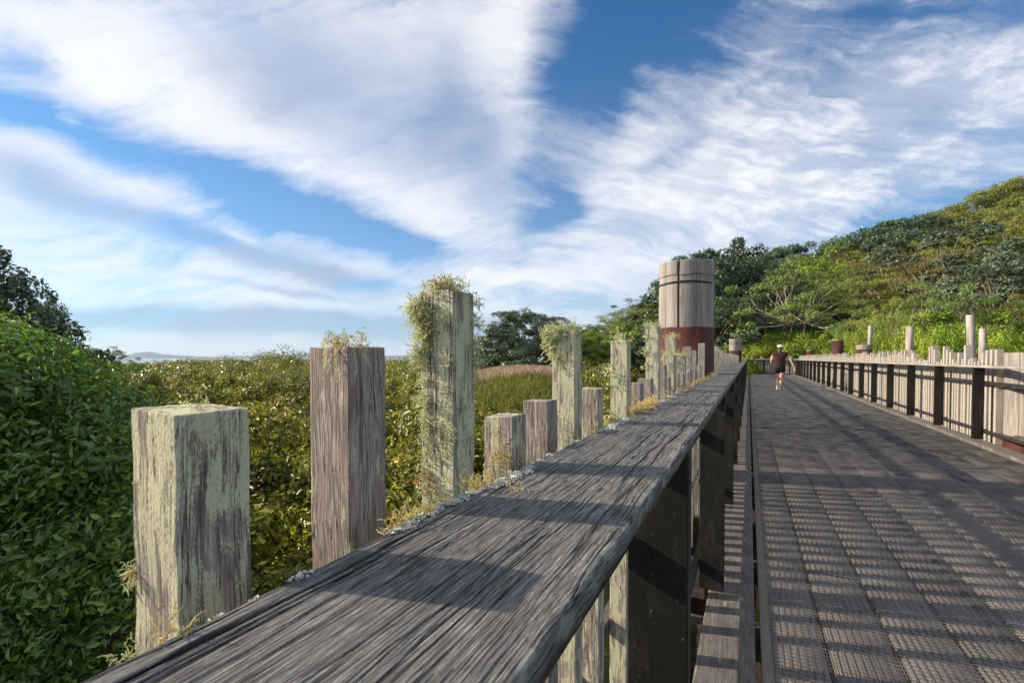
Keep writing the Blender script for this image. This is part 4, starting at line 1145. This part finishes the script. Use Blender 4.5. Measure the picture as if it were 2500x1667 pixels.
# lichen along the back edge of the handrail, pieces of the handrail
bx = RX0
frills([(bx + .001, .186, RTOP - .003, .006, 14), (bx + .001, .212, RTOP - .003, .006, 12), (bx + .002, .248, RTOP - .001, .010, 45)]
       + [(bx + .004 + .004 * math.sin(k * 1.9), .35 + .014 * k, RTOP, .010 + .003 * math.sin(k), 70) for k in range(12)]
       + [(bx + .013 + .006 * math.sin(k * 2.3), .53 + .014 * k, RTOP, .013, 75) for k in range(9)]
       + [(bx + .002, .69 + .05 * k, RTOP, .012, 14) for k in range(5)]
       + [(bx + .010 + .006 * math.sin(k * 1.7), 1.04 + .032 * k, RTOP, .022, 90) for k in range(8)]
       + [(bx + .008 + .006 * math.sin(k * 2.1), 1.66 + .06 * k, RTOP, .03, 60) for k in range(8)] + [(bx + .004, 2.25 + .1 * k, RTOP, .03, 25) for k in range(4)],
       5, hr, label='ruffled pale grey lichen along the back edge of the handrail')
acc = []
for (x, y, n, L) in [(bx - .002, .36, 60, .013), (bx - .003, .38, 60, .014), (bx - .003, .405, 60, .012), (bx - .004, .505, 80, .016), (bx - .002, .53, 80, .015), (bx + .045, .525, 60, .008),
                     (bx - .004, .16, 30, .012), (bx - .004, .06, 60, .014), (bx - .004, .03, 60, .014), (bx, .66, 30, .012), (bx + .002, 1.0, 40, .015), (bx, 1.2, 40, .015)]:
    strands(acc, (x, y, RTOP + .001), (-.2, -.1, 1), n, L, int(y * 1000), 0, .00045, .9, .006)
build_strands(acc, 'beard_lichen', 'golden', hr)
acc = []
for k in range(16): strands(acc, (bx + g.uniform(-.005, .012), 1.42 + .018 * k, RTOP + .001), (0, 0, 1), 40, .022, 900 + k, 0, .001, .8, .010)
for k in range(30): strands(acc, (bx + g.uniform(-.005, .008), 1.8 + .11 * k + g.uniform(-.04, .04), RTOP + .001), (0, 0, 1), 16, .018, 960 + k, 0, .0012, .8, .014)
build_strands(acc, 'golden_lichen', 'golden', hr)

# ---- right railing
RF = 2.90
fr = empty('boardwalk_railing', (RF, 0, 0))
tag(fr, 'long right railing with black posts and sunlit pale pickets behind them', 'railing')
def rel(o): o.location.x -= RF; return o
RT2 = 1.095
far_boards(fr, -0.02, 0.17, RT2, 0.03, 3.5, T1 - 1.0, 4.8, 23, 'handrail', 'rail2')
for k in range(-3, 19):
    mb = MB(); y = 9.15 + 1.6 * k
    mb.box(0.0, 0.125, y, y + 0.055, 0.041, RT2 - 0.03); mb.build('post', M['post'], fr, False, 0.003)
for z0 in (0.135, 0.83):
    mb = MB(); mb.box(0.128, 0.155, 3.5, T1 - 1, z0, z0 + 0.042); mb.build('crossbar', M['steel'], fr, False, 0.002)
mb = MB()
for z0 in (0.10, 0.78): mb.box(0.30, 0.345, 3.5, T1 - 1, z0, z0 + 0.07)
mb.build('batten', M['batten'], fr)
mb = MB()
for k in range(-3, 19):
    for z0 in (0.14, 0.835): y = 9.15 + 1.6 * k + 0.2; mb.box(0.1555, 0.302, y, y + 0.008, z0, z0 + 0.03)
mb.build('spacer_brackets', M['steel'], fr)
rq = random.Random(31); y = 5.0; cnt = 0; rest = MB()
while y < T1 - 1:
    tall = rq.random() < 0.34
    up = rq.uniform(0.19, 0.36) if tall else rq.uniform(0.02, 0.11)
    if y > 13: up = rq.uniform(0.10, 0.30)
    w = 0.075 if tall else 0.06
    if 7.6 < y < 9.12: y += 0.1; continue
    if cnt < 100:
        o = picket(fr, 0.27, y, RT2 + up, (rq.uniform(.35, .7), rq.uniform(0, .15), rq.uniform(.5, .95)), zbot=-0.15, w=w, d=w, seed=cnt + 500)
    else: rest.box(0.24, 0.30, y - 0.03, y + 0.03, -0.15, RT2 + up)
    cnt += 1; y += w + rq.uniform(0.035, 0.085)
o = rest.build('pickets', M['picket'], fr); o['kind'] = 'stuff'; o.color = (.4, .05, .8, 1)
# black steel gate leaf folded against the right railing
ga = empty('steel_gate', (3.20 - 0.1, 7.3, 0))
mb = MB()
for q in range(5): mb.box(0.0, 0.02, -0.62 + q * 0.22, -0.59 + q * 0.22, 0.10, 1.0)
mb.build('bars', M['steel'], ga)
mb = MB(); mb.box(-0.002, 0.022, -0.75, 0.55, 0.80, 0.845); mb.box(-0.002, 0.022, -0.75, 0.55, 0.12, 0.155); mb.build('frame', M['steel'], ga)
tag(ga, 'black barred steel panel inside the right railing at the edge of the picture', 'panel')

# ---- far end railing across the walk
ff = empty('boardwalk_railing', (0, T1 + 0.2, 0))
tag(ff, 'low railing of pickets closing off the far end of the boardwalk', 'railing')
n = int(5.0 / 0.16); rz = random.Random(6)
for k in range(n):
    xk = -0.6 + k * 0.16
    tall = k % 4 == 1
    mb = MB(); mb.box(xk - .06, xk + .06, 0.10, 0.16, -0.3, 1.12 + (0.22 if tall else rz.uniform(0, .06)))
    o = mb.build('picket', M['picket'], ff); o.color = (.55, .0, .55, 1)
mb = MB(); mb.box(-0.7, 4.4, -0.12, 0.09, 1.06, 1.10)
o = mb.build('handrail', M['batten'], ff); o.data.materials.clear(); o.data.materials.append(M['kerb'])
for xk in (0.95, 2.6, 4.2):
    mb = MB(); mb.box(xk, xk + 0.12, -0.06, 0.0, 0.0, 1.06); mb.build('post', M['post'], ff)
mb = MB(); mb.box(-0.7, 4.4, -0.15, 0.1, -0.05, 0.10); mb.build('kickboard', M['batten'], ff)
# landing under it
mb = MB(); mb.box(-3.0, 5.0, T1, T1 + 0.6, -0.05, -0.003); mb.build('landing', M['kerb']); tag(bpy.data.objects['landing'], kind='structure')

# ------------------------------------------------------------ piles
def pile(x, y, r, top, wood, label, seed, groove=True, split=True, zb=-2.2):
    e = empty('mooring_pile', (x, y, zb)); H = top - zb
    m = 300; g = np.random.default_rng(seed)
    zs = [top - wood, top - wood * .8, top - wood * .6, top - wood * .42]
    if groove: zs += [top - .335 * r * 2, top - .33 * r * 2, top - .27 * r * 2, top - .265 * r * 2, top - .262 * r * 2]
    zs += [top - .1 * r, top - .01, top]
    rr = []
    for z in zs:
        q = (top - z) / (2 * r)
        rr.append(r * (0.965 if (groove and .262 <= q <= .335 and q > .2645) else (1.0 if q < .2645 else 0.985)) * (0.985 if z == top else 1))
    V = []; th = np.linspace(0, 2 * math.pi, m, endpoint=False)
    cr = [4.02, 5.2, 2.2, 0.6]
    for z, R_ in zip(zs, rr):
        for t in th:
            d = 0
            if split:
                dd = min(abs((t - 4.55 + math.pi) % (2 * math.pi) - math.pi), 9)
                d = (1 if dd < (0.05 if z >= top - .06 else 0.03) else 0) * r * 0.3
            for c in cr:
                dc = abs((t - c + math.pi) % (2 * math.pi) - math.pi); d += max(0, 1 - dc / 0.05) * r * 0.03
            q = R_ - d
            V.append((q * math.cos(t), q * math.sin(t), z - zb + 0.004 * math.sin(t * 7 + seed)))
    n = len(zs); V.append((0, 0, H - 0.012)); Fc = [(i * m + k, i * m + (k + 1) % m, (i + 1) * m + (k + 1) % m, (i + 1) * m + k) for i in range(n - 1) for k in range(m)]
    Fc += [((n - 1) * m + k, (n - 1) * m + (k + 1) % m, n * m) for k in range(m)]
    me = bpy.data.meshes.new('timber_head'); me.from_pydata(V, [], Fc); link('timber_head', me, M['pile'], e)
    mb = MB(); mb.tube([(0, 0, 0), (0, 0, H - wood)], [r * 1.0, r * 1.0], 64)
    o = mb.build('steel_sleeve', M['rust'], e, True)
    for p in o.data.polygons:
        if len(p.vertices) > 4: p.use_smooth = False
    if groove:
        mb = MB(); zt = top - zb - .40 * r * 2; R2 = r * 0.985
        pts = [(R2 * math.cos(t), R2 * math.sin(t), zt + 0.004 * math.sin(3 * t)) for t in np.linspace(3.4, 5.9, 30)]
        mb.tube(pts, [0.010] * 30, 6); mb.build('wire_band', M['steel'], e)
    tag(e, label, 'pile')
    return e
pile(-0.585, 5.27, 0.272, 2.165, 0.66, 'big timber pile with a split head and rust red sleeve beside the left railing', 3)
pile(-0.52, 22.9, 0.25, 2.02, 0.50, 'smaller far timber pile at the end of the left railing', 5, split=False)
for (px, py, D, r, wood, lab) in [(1977, 854, 31, .20, .06, 'smallest red topped pile far along the right railing'), (2044, 829, 22.5, .235, .05, 'rust red pile standing tallest above the right railing'),
                                 (2110, 842, 17.2, .235, .16, 'wide red pile with a pale timber cap beside the thinnest pole'), (2203, 867, 12.9, .14, .08, 'low red pile just left of the second pole'),
                                 (2512, 861, 6.5, .235, 1.12, 'large pale timber pile at the right edge of the picture')]:
    p = W(px, D, py=py); pile(p.x, p.y, r, p.z, wood, lab, px, groove=r > .25, split=False)
for (px, pyt, pxb, D, r, lab) in [(2123, 795, 2124, 18.2, .072, 'thinnest pale pole behind the right railing'), (2219, 797, 2220, 13.2, .088, 'upright thick pale pole left of the leaning one'),
                                  (2366, 769, 2385, 9.9, .072, 'tallest pale pole, leaning left'), (2399, 802, 2392, 9.4, .06, 'pale pole right of the leaning one')]:
    t_ = W(px, D, py=pyt); b_ = W(pxb, D)
    mb = MB(); n = 10; pts = []
    bz = float(ground(b_.x, b_.y)) - 0.2; b3 = Vector((b_.x, b_.y, bz))
    ext = t_ + (b3 - t_)
    gq = random.Random(px)
    for k in range(n):
        q = b3.lerp(t_, k / (n - 1)); pts.append(q - b3 + Vector((gq.gauss(0, .004), gq.gauss(0, .004), 0)))
    mb.tube(pts, [r * (1.08 - .12 * k / n) for k in range(n)], 14)
    o = mb.build('timber_pole', M['log'], None, True); o.location = b3; tag(o, lab, 'pole')

# ------------------------------------------------------------ walker
def skin(name, chains, mat, parent, sub=2):
    """chains: list of lists of (x,y,z,rx,ry); first point of later chains may name (chain, index) to join"""
    vs = []; es = []; rad = []; idx = {}
    for ci, ch in enumerate(chains):
        prev = None
        for k, p in enumerate(ch):
            if len(p) == 2: prev = idx[tuple(p)]; continue
            vs.append(p[:3]); rad.append((p[3], p[4] if len(p) > 4 else p[3])); i = len(vs) - 1; idx[(ci, k)] = i
            if prev is not None: es.append((prev, i))
            prev = i
    me = bpy.data.meshes.new(name); me.from_pydata(vs, es, [])
    o = link(name, me, None, parent); me.materials.append(mat)
    sk = o.modifiers.new('skin', 'SKIN'); sk.use_smooth_shade = True
    for i, (a, b) in enumerate(rad): me.skin_vertices[0].data[i].radius = (a, b)
    me.skin_vertices[0].data[0].use_root = True
    s = o.modifiers.new('sub', 'SUBSURF'); s.levels = sub; s.render_levels = sub
    return o
def flat(name, c, rough=0.8):
    return simple_noisy(name, c, tuple(q * 1.15 for q in c), 30, rough, 0.3, 0)
def walker():
    e = empty('person', (1.03, 20.3, 0.012))
    skinm = flat('skin', (0.60, 0.34, 0.25), 0.6); shirt = flat('brown_shirt', (0.038, 0.014, 0.012)); shorts = flat('black_shorts', (0.006, 0.006, 0.008))
    white = flat('white_cap_cloth', (0.80, 0.78, 0.76)); hairm = flat('brown_hair', (0.11, 0.03, 0.018)); shoe = flat('running_shoe', (0.62, 0.60, 0.50))
    body = [
        [(0, 0, .88, .115, .10), (0, 0, 1.02, .105, .085), (0, 0, 1.16, .12, .09), (0, 0, 1.30, .135, .09), (0, 0, 1.375, .085, .06), (0, .0, 1.43, .048, .048), (0, .01, 1.48, .05, .055), (0, .02, 1.545, .07, .088), (0, .02, 1.60, .062, .078), (0, .02, 1.645, .035, .045)],
        [(0, 0), (-.085, 0, .82, .088), (-.075, .05, .64, .07), (-.065, .07, .46, .052), (-.07, .04, .34, .054), (-.078, 0.0, .20, .036), (-.08, -.02, .09, .030), (-.08, .06, .05, .032), (-.08, .13, .035, .024)],
        [(0, 0), (.085, 0, .82, .088), (.06, -.02, .64, .07), (.04, -.04, .46, .052), (.035, -.14, .36, .054), (.02, -.24, .25, .036), (.015, -.30, .17, .030), (.015, -.26, .11, .032), (.015, -.20, .075, .024)],
        [(0, 3), (-.19, 0, 1.345, .055), (-.25, -.01, 1.22, .045), (-.285, -.02, 1.08, .038), (-.275, .08, .98, .032), (-.25, .20, .94, .024), (-.245, .245, .935, .030, .018), (-.24, .28, .93, .028, .016)],
        [(0, 3), (.19, 0, 1.345, .055), (.28, -.04, 1.22, .045), (.345, -.07, 1.09, .038), (.40, -.08, .97, .032), (.445, -.08, .87, .024), (.46, -.08, .82, .018, .030), (.465, -.08, .79, .016, .03)],
    ]
    tipsL = [(-.24, .28, .93), (1, 0, -.15)]; n0 = len(body)
    for q, (off, L) in enumerate([(-.022, .065), (-.008, .075), (.008, .07), (.022, .055)]):
        body.append([(4, 7), (.468, -.08 + off, .765, .0085), (.470, -.075 + off * 1.15, .765 - L * .5, .0075), (.462, -.07 + off * 1.2, .765 - L, .006)])
        body.append([(3, 7), (-.238, .305, .93 + off, .0085), (-.232, .305 + L * .5, .925 + off, .0075), (-.222, .305 + L * .8, .915 + off, .006)])
    body.append([(4, 6), (.455, -.045, .80, .010), (.445, -.03, .775, .008), (.44, -.025, .755, .007)])
    body.append([(3, 6), (-.235, .25, .965, .010), (-.225, .275, .98, .008), (-.22, .29, .985, .007)])
    skin('body', body, skinm, e)
    skin('shirt', [[(0, 0, .76, .20, .16), (0, 0, .90, .21, .165), (0, 0, 1.04, .20, .15), (0, 0, 1.20, .20, .15), (0, 0, 1.31, .19, .13), (0, 0, 1.41, .09, .075)],
                   [(0, 4), (-.18, 0, 1.34, .095), (-.235, -.01, 1.24, .08)], [(0, 4), (.18, 0, 1.34, .095), (.245, -.025, 1.24, .08)]], shirt, e)
    skin('shorts', [[(0, 0, .92, .19, .15), (0, 0, .80, .20, .16)], [(0, 1), (-.09, .01, .74, .125), (-.085, .035, .62, .115)], [(0, 1), (.09, -.005, .74, .125), (.07, -.015, .62, .115)]], shorts, e)
    skin('hair', [[(0, -.02, 1.60, .07, .07), (0, -.035, 1.53, .072, .06), (0, -.06, 1.46, .05, .04), (0, -.09, 1.38, .034, .026), (0, -.11, 1.28, .022, .018)]], hairm, e)
    cap = skin('cap', [[(0, .015, 1.575, .105, .12), (0, .015, 1.63, .105, .115), (0, .015, 1.68, .06, .065)]], white, e)
    mb = MB(); pts = []
    for k in range(13):
        t = math.pi * k / 12; pts.append((math.cos(t) * .075, .09 + math.sin(t) * .085, 1.585 - .01 * math.sin(t)))
    v = pts + [(p[0], p[1], p[2] + .006) for p in pts]
    mb.raw(v, [tuple(range(13)), tuple(range(25, 12, -1))] + [(k, k + 1, k + 14, k + 13) for k in range(12)] + [(12, 0, 13, 25)])
    o = mb.build('peak', white, cap)
    for (x, y, z, yaw, pit) in ((-.08, .03, .0, 0, 0), (.015, -.235, .055, 0, -.5)):
        s = skin('shoe', [[(0, -.075, .05, .036, .04), (0, 0, .045, .042, .036), (0, .085, .035, .043, .028), (0, .135, .03, .03, .02)]], shoe, e); s.location = (x, y, z); s.rotation_euler = (pit, 0, yaw)
        k = skin('sock', [[(0, -.05, .08, .036), (0, -.052, .125, .036)]], white, s)
    # a small face looking along the walk
    skin('nose', [[(0, .105, 1.555, .011), (0, .122, 1.540, .012), (0, .112, 1.532, .010)]], skinm, bpy.data.objects['body'] if False else e, 1)
    tag(e, 'person walking away along the boardwalk in a white cap, dark brown top and black shorts', 'person')
walker()
# small climbing plant at the far end of the left railing
p = W(1838, 34)
tree_px('bright_shrub', 1836, 868, 36, 'small green shrub growing over the far end of the left railing', 1, 0.5, None, 1.0, 1.0, 'shrub')

# ------------------------------------------------------------ air
hz = MB(); hz.box(-15500, 15500, -15500, 15500, -9.0, 320.0)
hm = bpy.data.materials.new('air'); hm.use_nodes = True; hn = hm.node_tree; hn.nodes.clear()
ho = hn.nodes.new('ShaderNodeOutputMaterial'); pv = hn.nodes.new('ShaderNodeVolumePrincipled')
pv.inputs['Color'].default_value = (0.62, 0.76, 0.95, 1); pv.inputs['Density'].default_value = 0.00007
pv.inputs['Anisotropy'].default_value = 0.2
hn.links.new(pv.outputs[0], ho.inputs['Volume'])
hzo = hz.build('haze', hm); tag(hzo, 'thin sea haze over the bay', 'haze', kind='stuff')
